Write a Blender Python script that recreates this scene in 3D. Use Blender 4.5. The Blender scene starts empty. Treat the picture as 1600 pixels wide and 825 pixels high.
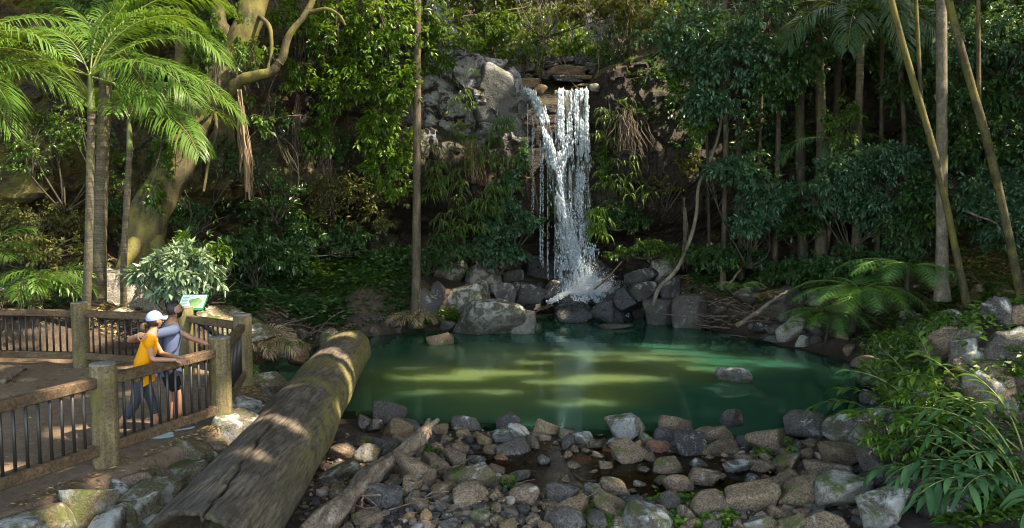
import bpy, math, random
import numpy as np
from mathutils import Vector, Matrix

SC = bpy.context.scene
COL = SC.collection
R = math.radians

# ---------------------------------------------------------------- camera
CAM_Z, PITCH, FPX = 3.1, R(4.53), 1256.0
cam = bpy.data.cameras.new('camera')
cam.sensor_width = 36.0
cam.lens = FPX / 1600 * 36
cam.clip_start, cam.clip_end = 0.1, 600
camo = bpy.data.objects.new('camera', cam)
COL.objects.link(camo)
camo.location = (0, 0, CAM_Z)
camo.rotation_euler = (R(90) - PITCH, 0, 0)
SC.camera = camo

# ---------------------------------------------------------------- light
SUN = np.array([0.60, -0.16, 0.78]); SUN /= np.linalg.norm(SUN)     # towards the sun
world = bpy.data.worlds.new('World')
SC.world = world
world.use_nodes = True
wn = world.node_tree
sky = wn.nodes.new('ShaderNodeTexSky')
sky.sky_type = 'NISHITA'
sky.sun_disc = False
sky.sun_elevation = math.asin(SUN[2])
sky.sun_rotation = math.atan2(SUN[0], SUN[1])
wn.links.new(sky.outputs[0], wn.nodes['Background'].inputs[0])
wn.nodes['Background'].inputs[1].default_value = 0.15
sl = bpy.data.lights.new('sun', 'SUN')
sl.energy = 2.0
sl.angle = R(0.5)
sl.color = (1.0, 0.95, 0.86)
so = bpy.data.objects.new('sun', sl)
COL.objects.link(so)
so.location = (20, -5, 40)
so.rotation_euler = Vector(-SUN).to_track_quat('-Z', 'Y').to_euler()
SC.view_settings.view_transform = 'Standard'
SC.view_settings.look = 'None'
SC.view_settings.exposure = 3.0
SC.view_settings.gamma = 1.0
SC.view_settings.use_white_balance = True          # the camera's white balance is set for the forest shade
SC.view_settings.white_balance_temperature = 8200
SC.render.engine = 'CYCLES'
cy = SC.cycles
cy.max_bounces = 5
cy.diffuse_bounces = 3
cy.glossy_bounces = 2
cy.transmission_bounces = 2
cy.transparent_max_bounces = 6
cy.sample_clamp_indirect = 6.0
cy.caustics_reflective = False
cy.caustics_refractive = False
cy.use_denoising = True
cy.pixel_filter_type = 'BLACKMAN_HARRIS'
cy.filter_width = 1.05
try:
    cy.denoiser = 'OPENIMAGEDENOISE'
except Exception:
    pass

# ---------------------------------------------------------------- picture point -> world point
_cp, _sp = math.cos(PITCH), math.sin(PITCH)
def ray(px, py):
    u, v = (px - 800) / FPX, (412.5 - py) / FPX
    return np.array([u, _cp + v * _sp, -_sp + v * _cp])
def at(px, py, Y):                      # the point at depth Y
    d = ray(px, py)
    return np.array([0, 0, CAM_Z]) + d * (Y / d[1])
def on(px, py, z):                      # the point at height z
    d = ray(px, py)
    return np.array([0, 0, CAM_Z]) + d * ((z - CAM_Z) / d[2])

# ---------------------------------------------------------------- noise
def _hash(i, j, k, s):
    n = (i * 374761393 + j * 668265263 + k * 1442695041 + s * 974634777) & 0xffffffff
    n = ((n ^ (n >> 13)) * 1274126177) & 0xffffffff
    n = n ^ (n >> 16)
    return (n & 0xffff) / 65535.0
def vnoise(P, s=0):
    P = np.asarray(P, float)
    F = np.floor(P).astype(np.int64)
    f = P - F
    f = f * f * (3 - 2 * f)
    i, j, k = F[:, 0], F[:, 1], F[:, 2]
    def h(a, b, c): return _hash(i + a, j + b, k + c, s)
    x0 = h(0,0,0) * (1-f[:,0]) + h(1,0,0) * f[:,0]
    x1 = h(0,1,0) * (1-f[:,0]) + h(1,1,0) * f[:,0]
    x2 = h(0,0,1) * (1-f[:,0]) + h(1,0,1) * f[:,0]
    x3 = h(0,1,1) * (1-f[:,0]) + h(1,1,1) * f[:,0]
    y0 = x0 * (1-f[:,1]) + x1 * f[:,1]
    y1 = x2 * (1-f[:,1]) + x3 * f[:,1]
    return (y0 * (1-f[:,2]) + y1 * f[:,2]) * 2 - 1
def fbm(P, s=0, oct=4):
    P = np.asarray(P, float); r = 0; a = 1; t = 0
    for o in range(oct):
        r = r + a * vnoise(P * 2**o + 17.3 * o, s + o); t += a; a *= .5
    return r / t
def smooth(a, b, x):
    t = np.clip((x - a) / (b - a), 0, 1)
    return t * t * (3 - 2 * t)

# ---------------------------------------------------------------- objects and tags
def tag(o, label=None, cat=None, group=None, kind=None):
    if label: o['label'] = label
    if cat: o['category'] = cat
    if group: o['group'] = group
    if kind: o['kind'] = kind
    return o
def link(o, parent=None):
    COL.objects.link(o)
    if parent is not None: o.parent = parent
    return o
def empty(name, loc=(0,0,0), rz=0):
    o = bpy.data.objects.new(name, None)
    o.location = loc; o.rotation_euler = (0, 0, rz)
    o.empty_display_size = .2
    return link(o)
def new_mesh(name, V, faces=None, quads=None, mats=(), smooth_=True, rnd=None, midx=None, parent=None, loc=None):
    """V (n,3); faces: list of (m,k) int arrays."""
    V = np.asarray(V, np.float32)
    if faces is None: faces = []
    if isinstance(faces, np.ndarray): faces = [faces]
    me = bpy.data.meshes.new(name)
    me.vertices.add(len(V)); me.vertices.foreach_set('co', V.ravel())
    loops = np.concatenate([f.ravel() for f in faces]).astype(np.int32)
    tot = np.concatenate([np.full(len(f), f.shape[1], np.int32) for f in faces])
    st = np.concatenate([[0], np.cumsum(tot)[:-1]]).astype(np.int32)
    me.loops.add(len(loops)); me.loops.foreach_set('vertex_index', loops)
    me.polygons.add(len(tot)); me.polygons.foreach_set('loop_start', st); me.polygons.foreach_set('loop_total', tot)
    me.polygons.foreach_set('use_smooth', np.full(len(tot), smooth_, bool))
    if midx is not None: me.polygons.foreach_set('material_index', np.asarray(midx, np.int32))
    me.update(calc_edges=True)
    if rnd is not None:
        a = me.attributes.new('rnd', 'FLOAT', 'POINT'); a.data.foreach_set('value', np.asarray(rnd, np.float32))
    if not isinstance(mats, (list, tuple)): mats = [mats]
    for m in mats: me.materials.append(m)
    o = bpy.data.objects.new(name, me)
    if loc is not None: o.location = loc
    return link(o, parent)

class MB:
    """collects geometry for ONE mesh object"""
    def __init__(s): s.V = []; s.F = {}; s.r = []; s.n = 0
    def add(s, V, faces, rnd=0.5):
        V = np.asarray(V, float).reshape(-1, 3)
        if isinstance(faces, np.ndarray): faces = [faces]
        for f in faces:
            f = np.asarray(f); s.F.setdefault(f.shape[1], []).append(f + s.n)
        s.V.append(V); s.n += len(V)
        s.r.append(np.full(len(V), rnd) if np.isscalar(rnd) else np.asarray(rnd))
        return s
    def build(s, name, mat, parent=None, smooth_=True, origin=None):
        V = np.concatenate(s.V)
        loc = None
        if origin is not None:
            V = V - np.asarray(origin); loc = tuple(origin)
        return new_mesh(name, V, [np.concatenate(f) for f in s.F.values()], mats=mat, smooth_=smooth_, rnd=np.concatenate(s.r), parent=parent, loc=loc)

def norm(v):
    v = np.asarray(v, float); return v / (np.linalg.norm(v, axis=-1, keepdims=True) + 1e-12)
def spline(pts, n):
    """Catmull-Rom through the points, n samples"""
    P = np.asarray(pts, float)
    if len(P) == 2: return P[0] + (P[1]-P[0]) * np.linspace(0,1,n)[:,None]
    Q = np.vstack([2*P[0]-P[1], P, 2*P[-1]-P[-2]])
    t = np.linspace(0, len(P)-1-1e-6, n); i = t.astype(int); f = (t - i)[:,None]
    a, b, c, d = Q[i], Q[i+1], Q[i+2], Q[i+3]
    return .5*((2*b)+(-a+c)*f+(2*a-5*b+4*c-d)*f**2+(-a+3*b-3*c+d)*f**3)
def tube(path, rad, nseg=10, bump=0.0, freq=3.0, seed=0, cap=True):
    P = np.asarray(path, float); n = len(P)
    rad = np.broadcast_to(np.asarray(rad, float), (n,)) if np.ndim(rad) else np.full(n, float(rad))
    T = norm(np.gradient(P, axis=0))
    N = np.zeros_like(P)
    a = np.array([0,0,1.]) if abs(T[0,2]) < .9 else np.array([1.,0,0])
    N[0] = norm(np.cross(T[0], a))
    for i in range(1, n):
        v = N[i-1] - T[i]*np.dot(N[i-1], T[i]); N[i] = norm(v)
    B = np.cross(T, N)
    th = np.linspace(0, 2*np.pi, nseg, endpoint=False)
    V = P[:,None] + rad[:,None,None]*(np.cos(th)[None,:,None]*N[:,None]+np.sin(th)[None,:,None]*B[:,None])
    if bump:
        ring = V - P[:,None]
        nz = fbm(V.reshape(-1,3)*freq, seed, 3).reshape(n, nseg, 1)
        V = P[:,None] + ring*(1+bump*nz)
    V = V.reshape(-1,3)
    i = np.arange(n-1)[:,None]*nseg; j = np.arange(nseg)[None]; k = (j+1)%nseg
    F = np.stack([i+j, i+k, i+nseg+k, i+nseg+j], -1).reshape(-1,4)
    fs = [F]
    if cap:
        V = np.vstack([V, P[0], P[-1]]); m = n*nseg
        jj = np.arange(nseg); kk = (jj+1)%nseg
        fs.append(np.stack([np.full(nseg,m), kk, jj],-1))
        fs.append(np.stack([np.full(nseg,m+1), (n-1)*nseg+jj, (n-1)*nseg+kk],-1))
    return V, fs
def box(c, size, rz=0, bev=0.0, dirx=None):
    """box centred at c; dirx = direction of its long x axis"""
    x, y, z = np.array(size)/2
    b = min(bev, x*.9, y*.9, z*.9)
    if b <= 0:
        V = np.array([[sx*x,sy*y,sz*z] for sx in(-1,1) for sy in(-1,1) for sz in(-1,1)])
        F = np.array([[0,1,3,2],[4,6,7,5],[0,4,5,1],[2,3,7,6],[0,2,6,4],[1,5,7,3]])
        fs=[F]
    else:                                  # chamfered along x
        prof = [(-y+b,-z),(y-b,-z),(y,-z+b),(y,z-b),(y-b,z),(-y+b,z),(-y,z-b),(-y,-z+b)]
        V = np.array([[sx*x,p[0],p[1]] for sx in(-1,1) for p in prof])
        q = np.arange(8); r_ = (q+1)%8
        fs=[np.stack([q,q+8,r_+8,r_],-1), np.array([[7,6,5,4,3,2,1,0]]), np.array([np.arange(8)+8])]
        fs=[fs[0], np.vstack([fs[1],fs[2]])]
    if dirx is None: dirx = (math.cos(rz), math.sin(rz), 0)
    X = norm(dirx); Y = norm(np.cross([0,0,1.], X)); Z = np.cross(X, Y)
    V = V @ np.array([X, Y, Z]) + np.asarray(c, float)
    return V, fs

# ---------------------------------------------------------------- leaves
def leaves(P, D, N, S, w=.45, fold=.12, droop=.15):
    """one folded leaf per point: P base, D direction, N upward normal, S length"""
    D = norm(D); X = norm(np.cross(D, N)); Z = np.cross(X, D)
    S = np.broadcast_to(S, (len(P),)).astype(float)[:,None]; n = len(P)
    w = np.broadcast_to(w, (n,)).astype(float)[:,None] if np.ndim(w) else w
    t = [P, P+S*(.45*D+.5*w*X+fold*Z*.5), P+S*(.5*D-fold*.5*Z), P+S*(.45*D-.5*w*X+fold*Z*.5), P+S*(D-droop*Z)]
    V = np.stack(t, 1).reshape(-1,3)
    b = np.arange(n)[:,None]*5
    F = np.concatenate([b+np.array([[0,1,4,2]]), b+np.array([[0,2,4,3]])])
    return V, F
def leaf_rnd(n, rng, per=5): return np.repeat(rng.random(n), per)

def rand_dir(n, rng):
    v = rng.normal(size=(n,3)); return norm(v)
def sprig_cloud(blobs, tips, k, size, rng, w=.45, droop=.5, spread=.35, shell=.55, clump=0.0):
    """leafy sprigs through ellipsoid blobs [(cx,cy,cz,rx,ry,rz)], each tip carries k leaves. returns V,F,rnd,tip points"""
    B = np.asarray(blobs, float)
    vol = (B[:,3]*B[:,4]*B[:,5])**(2/3); pick = rng.choice(len(B), tips, p=vol/vol.sum())
    d = rand_dir(tips, rng); r = (shell + (1-shell)*rng.random(tips))
    if clump:
        m = max(6, int(tips/clump)); cd = rand_dir(m, rng); ci = rng.integers(0, m, tips); cpick = rng.choice(len(B), m, p=vol/vol.sum())
        pick = cpick[ci]; cr = shell + (1-shell)*rng.random(m)
        r = cr[ci]; d = cd[ci] + rng.normal(size=(tips,3))*.24
    C = B[pick,:3] + d*r[:,None]*B[pick,3:]
    out = norm(d*[1,1,.6] + [0,0,.1]) if not clump else norm(d*[1,1,.5])
    tw = norm(out + rng.normal(size=(tips,3))*.5 - [0,0,droop*.6])
    s = size*(.7+.6*rng.random(tips))
    P=[];D=[];N=[];S=[];Rn=[]
    base = rng.random(tips)
    for i in range(k):
        f = i/max(1,k-1)
        side = norm(np.cross(tw, rand_dir(tips, rng)))
        P.append(C + tw*(s*spread*2.2*(f-.5))[:,None] + side*(s*.08)[:,None])
        D.append(norm(tw*(.5+.6*f) + side*(1.1-.7*f) - np.array([0,0,droop*.5])))
        N.append(norm(np.array([0,0,1.]) + .5*rand_dir(tips, rng)+.25*out))
        S.append(s*(.75+.5*rng.random(tips))); Rn.append(np.clip(base*.7+.3*rng.random(tips),0,1))
    P=np.concatenate(P);D=np.concatenate(D);N=np.concatenate(N);S=np.concatenate(S);Rn=np.concatenate(Rn)
    V,F = leaves(P,D,N,S,w)
    return V, F, np.repeat(Rn,5), C

def frond(base, az, elev, L, droop, nl, ll, lw=.045, rng=None, curl=.25, vang=58, sag=.35, twist=0.0):
    """pinnate palm / fern frond. returns (rachis V,F), (leaflet V,F)"""
    rng = rng or np.random.default_rng(0)
    t = np.linspace(0, 1, 14)
    h = np.array([math.cos(az), math.sin(az), 0])
    ang = elev - droop*t**1.3
    stp = np.stack([np.cos(ang)[:,None]*h[None], ], 0)[0] + np.sin(ang)[:,None]*np.array([[0,0,1.]])
    P = np.vstack([[0,0,0], np.cumsum(stp[:-1]*L/13, 0)]) + np.asarray(base)
    rv = tube(P, np.linspace(.018, .004, 14)*max(.5,L/2.5), 5, cap=False)
    s = np.linspace(.12, .995, nl)
    idx = s*13; i = np.minimum(idx.astype(int), 12); f = (idx-i)[:,None]
    C = P[i]*(1-f)+P[i+1]*f
    T = norm(P[i+1]-P[i])
    side = norm(np.cross(T, [0,0,1.])); up = np.cross(side, T)
    if twist: side, up = side*math.cos(twist)+up*math.sin(twist), up*math.cos(twist)-side*math.sin(twist)
    prof = ll*np.clip(np.sin(np.pi*(.12+.85*s))**.6, .15, 1)
    VV=[];FF=[];n0=0
    for sg in (-1, 1):
        va = R(vang)*(1-.35*s)+rng.normal(size=nl)*.08
        d = T*np.cos(va)[:,None] + side*sg*np.sin(va)[:,None] + up*.22
        d = norm(d + rng.normal(size=(nl,3))*.05)
        ln = prof*(.85+.3*rng.random(nl))
        wv = norm(np.cross(d, up))*lw
        a = C; m1 = C + d*(ln*.35)[:,None] ; m2 = C + d*(ln*.72)[:,None] - np.array([0,0,1])*(ln*sag*.3)[:,None]
        e = C + d*(ln*.97)[:,None] - np.array([0,0,1])*(ln*sag*.8)[:,None]
        V = np.stack([a, m1-wv*.5, m1+wv*.5, m2-wv*.42, m2+wv*.42, e], 1).reshape(-1,3)
        b = np.arange(nl)[:,None]*6
        VV.append(V); FF.append((b+np.array([[0,1,2]])+n0, b+np.array([[1,3,4,2]])+n0, b+np.array([[3,5,4]])+n0)); n0 += len(V)
    V = np.vstack(VV)
    tri = np.vstack([FF[0][0],FF[0][2],FF[1][0],FF[1][2]]); q = np.vstack([FF[0][1],FF[1][1]])
    return rv, (V, [tri, q])
# ---------------------------------------------------------------- materials
class NT:
    def __init__(s, name):
        s.m = bpy.data.materials.new(name); s.m.use_nodes = True; s.t = s.m.node_tree
        s.bs = s.t.nodes['Principled BSDF']; s.out = s.t.nodes['Material Output']
    def n(s, typ, **kw):
        nd = s.t.nodes.new(typ)
        for k, v in kw.items():
            if k in nd.inputs: s.set(nd.inputs[k], v)
            else: setattr(nd, k, v)
        return nd
    def set(s, sock, v):
        if isinstance(v, bpy.types.NodeSocket): s.t.links.new(v, sock)
        else: sock.default_value = v
    def coord(s, kind='Object', scale=(1,1,1)):
        c = s.t.nodes.new('ShaderNodeTexCoord').outputs[kind]
        if kind == 'Object':
            oi = s.t.nodes.new('ShaderNodeObjectInfo').outputs['Random']
            ml = s.math('MULTIPLY', oi, 37.0)
            c = s.vadd(c, ml)
        mp = s.t.nodes.new('ShaderNodeMapping'); s.t.links.new(c, mp.inputs[0]); mp.inputs['Scale'].default_value = scale
        return mp.outputs[0]
    def vadd(s, a, b):
        v = s.t.nodes.new('ShaderNodeVectorMath'); v.operation = 'ADD'; s.set(v.inputs[0], a); s.set(v.inputs[1], b); return v.outputs[0]
    def noise(s, vec, scale, detail=6, rough=.6, dist=0.0):
        nd = s.t.nodes.new('ShaderNodeTexNoise'); s.t.links.new(vec, nd.inputs['Vector'])
        nd.inputs['Scale'].default_value = scale; nd.inputs['Detail'].default_value = detail
        nd.inputs['Roughness'].default_value = rough; nd.inputs['Distortion'].default_value = dist
        return nd.outputs['Fac']
    def ramp(s, fac, stops, interp='LINEAR'):
        r = s.t.nodes.new('ShaderNodeValToRGB'); s.t.links.new(fac, r.inputs[0]); e = r.color_ramp.elements
        r.color_ramp.interpolation = interp
        while len(e) < len(stops): e.new(.5)
        for i, (p, c) in enumerate(stops):
            if np.isscalar(c): c = (c, c, c)
            e[i].position = p; e[i].color = (*c, 1)
        return r.outputs[0]
    def mix(s, f, a, b, blend='MIX'):
        m = s.t.nodes.new('ShaderNodeMix'); m.data_type = 'RGBA'; m.blend_type = blend
        s.set(m.inputs[0], f)
        for sock, v in ((m.inputs[6], a), (m.inputs[7], b)):
            s.set(sock, v if isinstance(v, bpy.types.NodeSocket) else (*v, 1))
        return m.outputs[2]
    def math(s, op, a, b=0.0, clamp=False):
        m = s.t.nodes.new('ShaderNodeMath'); m.operation = op; m.use_clamp = clamp; s.set(m.inputs[0], a); s.set(m.inputs[1], b); return m.outputs[0]
    def sepz(s, v, i=2):
        x = s.t.nodes.new('ShaderNodeSeparateXYZ'); s.t.links.new(v, x.inputs[0]); return x.outputs[i]
    def geo(s, k='Normal'): return s.t.nodes.new('ShaderNodeNewGeometry').outputs[k]
    def bump(s, h, strength=.5, dist=.05, prev=None):
        b = s.t.nodes.new('ShaderNodeBump'); s.t.links.new(h, b.inputs['Height']); b.inputs['Strength'].default_value = strength
        b.inputs['Distance'].default_value = dist
        if prev is not None: s.t.links.new(prev, b.inputs['Normal'])
        return b.outputs[0]
    def attr(s, name='rnd'):
        a = s.t.nodes.new('ShaderNodeAttribute'); a.attribute_name = name; return a.outputs['Fac']
    def fin(s, color=None, rough=None, normal=None, spec=None):
        if color is not None: s.set(s.bs.inputs['Base Color'], color if isinstance(color, bpy.types.NodeSocket) else (*color, 1))
        if rough is not None: s.set(s.bs.inputs['Roughness'], rough)
        if normal is not None: s.set(s.bs.inputs['Normal'], normal)
        if spec is not None: s.bs.inputs['Specular IOR Level'].default_value = spec
        return s.m

def leaf_mat(name, cols, rough=.42, trans=.3, spec=.5):
    t = NT(name)
    c = t.ramp(t.attr(), [(i/(len(cols)-1), c) for i, c in enumerate(cols)])
    t.fin(c, rough, spec=spec)
    tr = t.t.nodes.new('ShaderNodeBsdfTranslucent')
    c2 = t.mix(.6, c, (.22, .34, .02), 'MIX'); t.t.links.new(c2, tr.inputs[0])
    mx = t.t.nodes.new('ShaderNodeMixShader'); mx.inputs[0].default_value = trans
    t.t.links.new(t.bs.outputs[0], mx.inputs[1]); t.t.links.new(tr.outputs[0], mx.inputs[2])
    t.t.links.new(mx.outputs[0], t.out.inputs[0])
    return t.m

def rock_mat(name, dark, mid, light, lichen=0.0, lichcol=(.42,.42,.40), moss=0.0, wet=.0, scale=1.0, rough=.8, hue=True):
    t = NT(name)
    v = t.coord('Object')
    n1 = t.noise(v, 1.6*scale, 8, .62, .4)
    n2 = t.noise(v, 9*scale, 8, .7)
    n3 = t.noise(v, 34*scale, 5, .7)
    mixn = t.math('ADD', t.math('MULTIPLY', n1, .6), t.math('MULTIPLY', n2, .4))
    c = t.ramp(mixn, [(.32, dark), (.5, mid), (.68, light)])
    if hue:
        oi = t.t.nodes.new('ShaderNodeObjectInfo').outputs['Random']
        tint = t.ramp(oi, [(0, (.74,.72,.74)), (.3, (1.12,1.0,.86)), (.55, (.84,.80,.77)), (.8, (1.22,1.08,.92)), (1, (.68,.67,.69))])
        c = t.mix(.8, c, tint, 'MULTIPLY')
    c = t.mix(t.ramp(n3, [(.42, .75), (.56, 0)]), c, tuple(np.array(dark)*.6))
    n4 = t.noise(v, 60*scale, 3, .6)
    c = t.mix(t.ramp(n4, [(.58, 0), (.66, .5)]), c, tuple(np.minimum(.6, np.array(light)*1.35)))
    nz = t.sepz(t.geo())
    if lichen > 0:
        ln = t.noise(v, 3.2*scale, 9, .72, .6)
        up = t.ramp(nz, [(.0, .35), (.75, 1)])
        f = t.math('MULTIPLY', t.ramp(ln, [(.62-.28*lichen, 0), (.68-.24*lichen, 1)]), up)
        f = t.math('MULTIPLY', f, t.ramp(n2, [(.3, .35), (.5, 1)]))
        c = t.mix(f, c, lichcol)
    if moss > 0:
        mn = t.noise(v, 2.1*scale, 8, .7)
        f = t.math('MULTIPLY', t.ramp(mn, [(.58-.2*moss, 0), (.68-.15*moss, 1)]), t.ramp(nz, [(-.2, .3), (.6, 1)]))
        c = t.mix(f, c, (.07,.085,.02))
    h = t.math('ADD', t.math('MULTIPLY', n2, .8), t.math('MULTIPLY', n3, .5))
    rg = rough if wet == 0 else t.ramp(n2, [(.35, .12), (.65, .45)])
    return t.fin(c, rg, t.bump(h, .9, .06/scale), spec=.35 if wet == 0 else .7)

ROCK = {
 'brown': rock_mat('brown stone', (.085,.062,.044), (.23,.170,.12), (.38,.29,.21), lichen=.12, moss=.18),
 'tan':   rock_mat('tan stone', (.12,.085,.05), (.25,.18,.11), (.38,.3,.2), lichen=.1),
 'slate': rock_mat('slate stone', (.038,.034,.032), (.105,.095,.089), (.20,.184,.172), lichen=.15, rough=.6),
 'lichen': rock_mat('lichen stone', (.05,.045,.035), (.13,.12,.1), (.22,.20,.17), lichen=.55, moss=.3),
 'white': rock_mat('pale lichen stone', (.08,.075,.065), (.22,.2,.18), (.34,.33,.31), lichen=.62, lichcol=(.38,.37,.34), moss=.45),
 'bluff': rock_mat('lichened bluff rock', (.012,.011,.011), (.03,.027,.026), (.065,.058,.056), lichen=.85, lichcol=(.24,.245,.26), moss=.35, hue=False, scale=.6),
 'dark':  rock_mat('dark basalt', (.03,.028,.029), (.075,.07,.073), (.15,.14,.145), lichen=.3, rough=.7),
 'wet':   rock_mat('wet basalt', (.008,.009,.012), (.02,.021,.026), (.05,.052,.06), wet=1, hue=False),
 'red':   rock_mat('reddish stone', (.1,.045,.03), (.24,.12,.08), (.36,.2,.14)),
 'mossy': rock_mat('mossy ledge stone', (.07,.055,.035), (.17,.14,.09), (.30,.26,.18), lichen=.4, moss=.55),
 'bleached': rock_mat('bleached rock', (.2,.18,.15), (.42,.4,.36), (.55,.53,.5), lichen=.3, moss=.15),
}

def mk_cliff():
    t = NT('cliff rock'); v = t.coord('Generated', (1,1,1)); v = t.geo('Position')
    mp = t.t.nodes.new('ShaderNodeMapping'); t.t.links.new(v, mp.inputs[0]); mp.inputs['Scale'].default_value = (1,1,1.6); v = mp.outputs[0]
    n1 = t.noise(v, .5, 9, .65, .5); n2 = t.noise(v, 2.5, 9, .7, .3); n3 = t.noise(v, 12, 6, .7)
    c = t.ramp(n1, [(.3, (.012,.009,.009)), (.48, (.034,.025,.021)), (.62, (.066,.048,.037)), (.75, (.055,.05,.05))])
    c = t.mix(t.ramp(n2, [(.4, 0), (.62, .6)]), c, (.015,.012,.012))
    # rusty / ochre stain
    c = t.mix(t.ramp(t.noise(v, .9, 6, .6), [(.56, 0), (.68, .55)]), c, (.10,.058,.03))
    # lichen: grows on the bright upper bluff left of the fall and sparsely elsewhere
    P = t.geo('Position'); z = t.sepz(P, 2); x = t.sepz(P, 0)
    hi = t.math('MULTIPLY', t.ramp(t.math('DIVIDE', z, 10.0), [(.46, 0), (.6, 1)]), t.ramp(t.math('DIVIDE', t.math('ADD', x, 10.0), 20.0), [(.31, 0), (.35, 1), (.515, 1), (.535, 0)]))
    ln = t.noise(v, 1.7, 9, .75, .4)
    f = t.math('MULTIPLY', t.ramp(ln, [(.44, 0), (.52, 1)]), hi)
    c = t.mix(f, c, (.34,.35,.38))
    f2 = t.ramp(t.noise(v, 2.1, 9, .75), [(.64, 0), (.7, .6)])
    c = t.mix(f2, c, (.2,.2,.2))
    # moss on the left bluff and on ledges
    lf = t.ramp(t.math('DIVIDE', t.math('ADD', x, 20.0), 40.0), [(.1, 1), (.33, .3), (.42, 0)])
    mf = t.math('MULTIPLY', t.ramp(t.noise(v, .8, 8, .7), [(.42, 0), (.56, 1)]), lf)
    c = t.mix(mf, c, (.13,.11,.02))
    nz = t.sepz(t.geo('Normal'))
    top = t.ramp(nz, [(.45, 0), (.75, 1)])
    c = t.mix(top, c, t.ramp(n2, [(.35, (.035,.025,.015)), (.55, (.06,.055,.02)), (.7, (.03,.05,.012))]))
    h = t.math('ADD', t.math('MULTIPLY', n2, 1.0), t.math('MULTIPLY', n3, .3))
    return t.fin(c, t.ramp(n2, [(.3, .45), (.6, .85)]), t.bump(h, .8, .25), spec=.4)
MCLIFF = mk_cliff()

def mk_ground():
    t = NT('ground'); P = t.geo('Position')
    n1 = t.noise(P, .8, 8, .6); n2 = t.noise(P, 7, 8, .7); n3 = t.noise(P, 45, 6, .75)
    a = t.attr('zone')    # 1 = walking path, 0 = shore / forest floor
    shore = t.ramp(n2, [(.3, (.022,.016,.012)), (.5, (.07,.048,.034)), (.7, (.15,.10,.07))])
    shore = t.mix(t.ramp(n3, [(.45, 0), (.62, .8)]), shore, (.05,.045,.045))
    path = t.ramp(n2, [(.3, (.10,.062,.038)), (.52, (.17,.115,.075)), (.72, (.25,.18,.12))])
    path = t.mix(t.ramp(n3, [(.5, 0), (.68, .7)]), path, (.32,.25,.18))
    path = t.mix(t.ramp(n1, [(.45, 0), (.7, .6)]), path, (.11,.07,.05))
    c = t.mix(a, shore, path)
    fl = t.attr('forest')
    c = t.mix(fl, c, t.ramp(n2, [(.3, (.02,.013,.008)), (.5, (.06,.038,.022)), (.65, (.12,.075,.045)), (.8, (.04,.05,.015))]))
    h = t.math('ADD', n2, t.math('MULTIPLY', n3, .5))
    wet = t.attr('wet')
    rg = t.math('SUBTRACT', .9, t.math('MULTIPLY', wet, .6))
    c = t.mix(t.math('MULTIPLY', wet, .5), c, (.03,.017,.010))
    return t.fin(c, rg, t.bump(h, .8, .05), spec=.4)
MGROUND = mk_ground()

def mk_water():
    t = NT('pool water'); P = t.geo('Position')
    mp = t.t.nodes.new('ShaderNodeMapping'); t.t.links.new(P, mp.inputs[0]); mp.inputs['Scale'].default_value = (.25,.8,1)
    n = t.noise(mp.outputs[0], .9, 4, .55)
    sun_tint = t.attr('sun_tint')
    base = t.mix(n, (.015,.070,.041), (.023,.092,.055))
    f = t.math('MULTIPLY', sun_tint, t.ramp(n, [(.25, .55), (.6, 1)]))
    base = t.mix(t.math('MULTIPLY', f, .8), base, (.115,.150,.052))  # yellow green of the sun patches painted into the water colour
    dif = t.t.nodes.new('ShaderNodeSubsurfaceScattering'); dif.falloff = 'BURLEY'; dif.inputs['Scale'].default_value = 1.7; dif.inputs['Radius'].default_value = (1,.9,.5); t.t.links.new(base, dif.inputs[0])
    trn = t.t.nodes.new('ShaderNodeBsdfTransparent'); trn.inputs[0].default_value = (.45,.6,.42,1)
    shal = t.attr('shallow')
    m1 = t.t.nodes.new('ShaderNodeMixShader'); t.t.links.new(shal, m1.inputs[0])
    t.t.links.new(dif.outputs[0], m1.inputs[1]); t.t.links.new(trn.outputs[0], m1.inputs[2])
    gl = t.t.nodes.new('ShaderNodeBsdfGlossy'); gl.inputs['Roughness'].default_value = .035
    gl.inputs[0].default_value = (.75,1,.92,1)
    mp2 = t.t.nodes.new('ShaderNodeMapping'); t.t.links.new(P, mp2.inputs[0]); mp2.inputs['Scale'].default_value = (.6,1.6,1)
    rip = t.noise(mp2.outputs[0], 1.6, 3, .5)
    nb = t.bump(rip, .12, .06)
    t.t.links.new(nb, gl.inputs['Normal'])
    fr = t.t.nodes.new('ShaderNodeFresnel'); fr.inputs[0].default_value = 1.33
    m2 = t.t.nodes.new('ShaderNodeMixShader'); t.t.links.new(fr.outputs[0], m2.inputs[0])
    t.t.links.new(m1.outputs[0], m2.inputs[1]); t.t.links.new(gl.outputs[0], m2.inputs[2])
    t.t.links.new(m2.outputs[0], t.out.inputs[0])
    return t.m
MWATER = mk_water()
def mk_puddle():
    t = NT('puddle water'); P = t.geo('Position')
    trn = t.t.nodes.new('ShaderNodeBsdfTransparent'); trn.inputs[0].default_value = (.86,.62,.42,1)
    gl = t.t.nodes.new('ShaderNodeBsdfGlossy'); gl.inputs['Roughness'].default_value = .16
    t.t.links.new(t.bump(t.noise(P, 5, 3, .5), .08, .02), gl.inputs['Normal'])
    fr = t.t.nodes.new('ShaderNodeFresnel'); fr.inputs[0].default_value = 1.33
    m2 = t.t.nodes.new('ShaderNodeMixShader'); t.t.links.new(fr.outputs[0], m2.inputs[0])
    t.t.links.new(trn.outputs[0], m2.inputs[1]); t.t.links.new(gl.outputs[0], m2.inputs[2]); t.t.links.new(m2.outputs[0], t.out.inputs[0])
    return t.m
MPUDDLE = mk_puddle()

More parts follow.
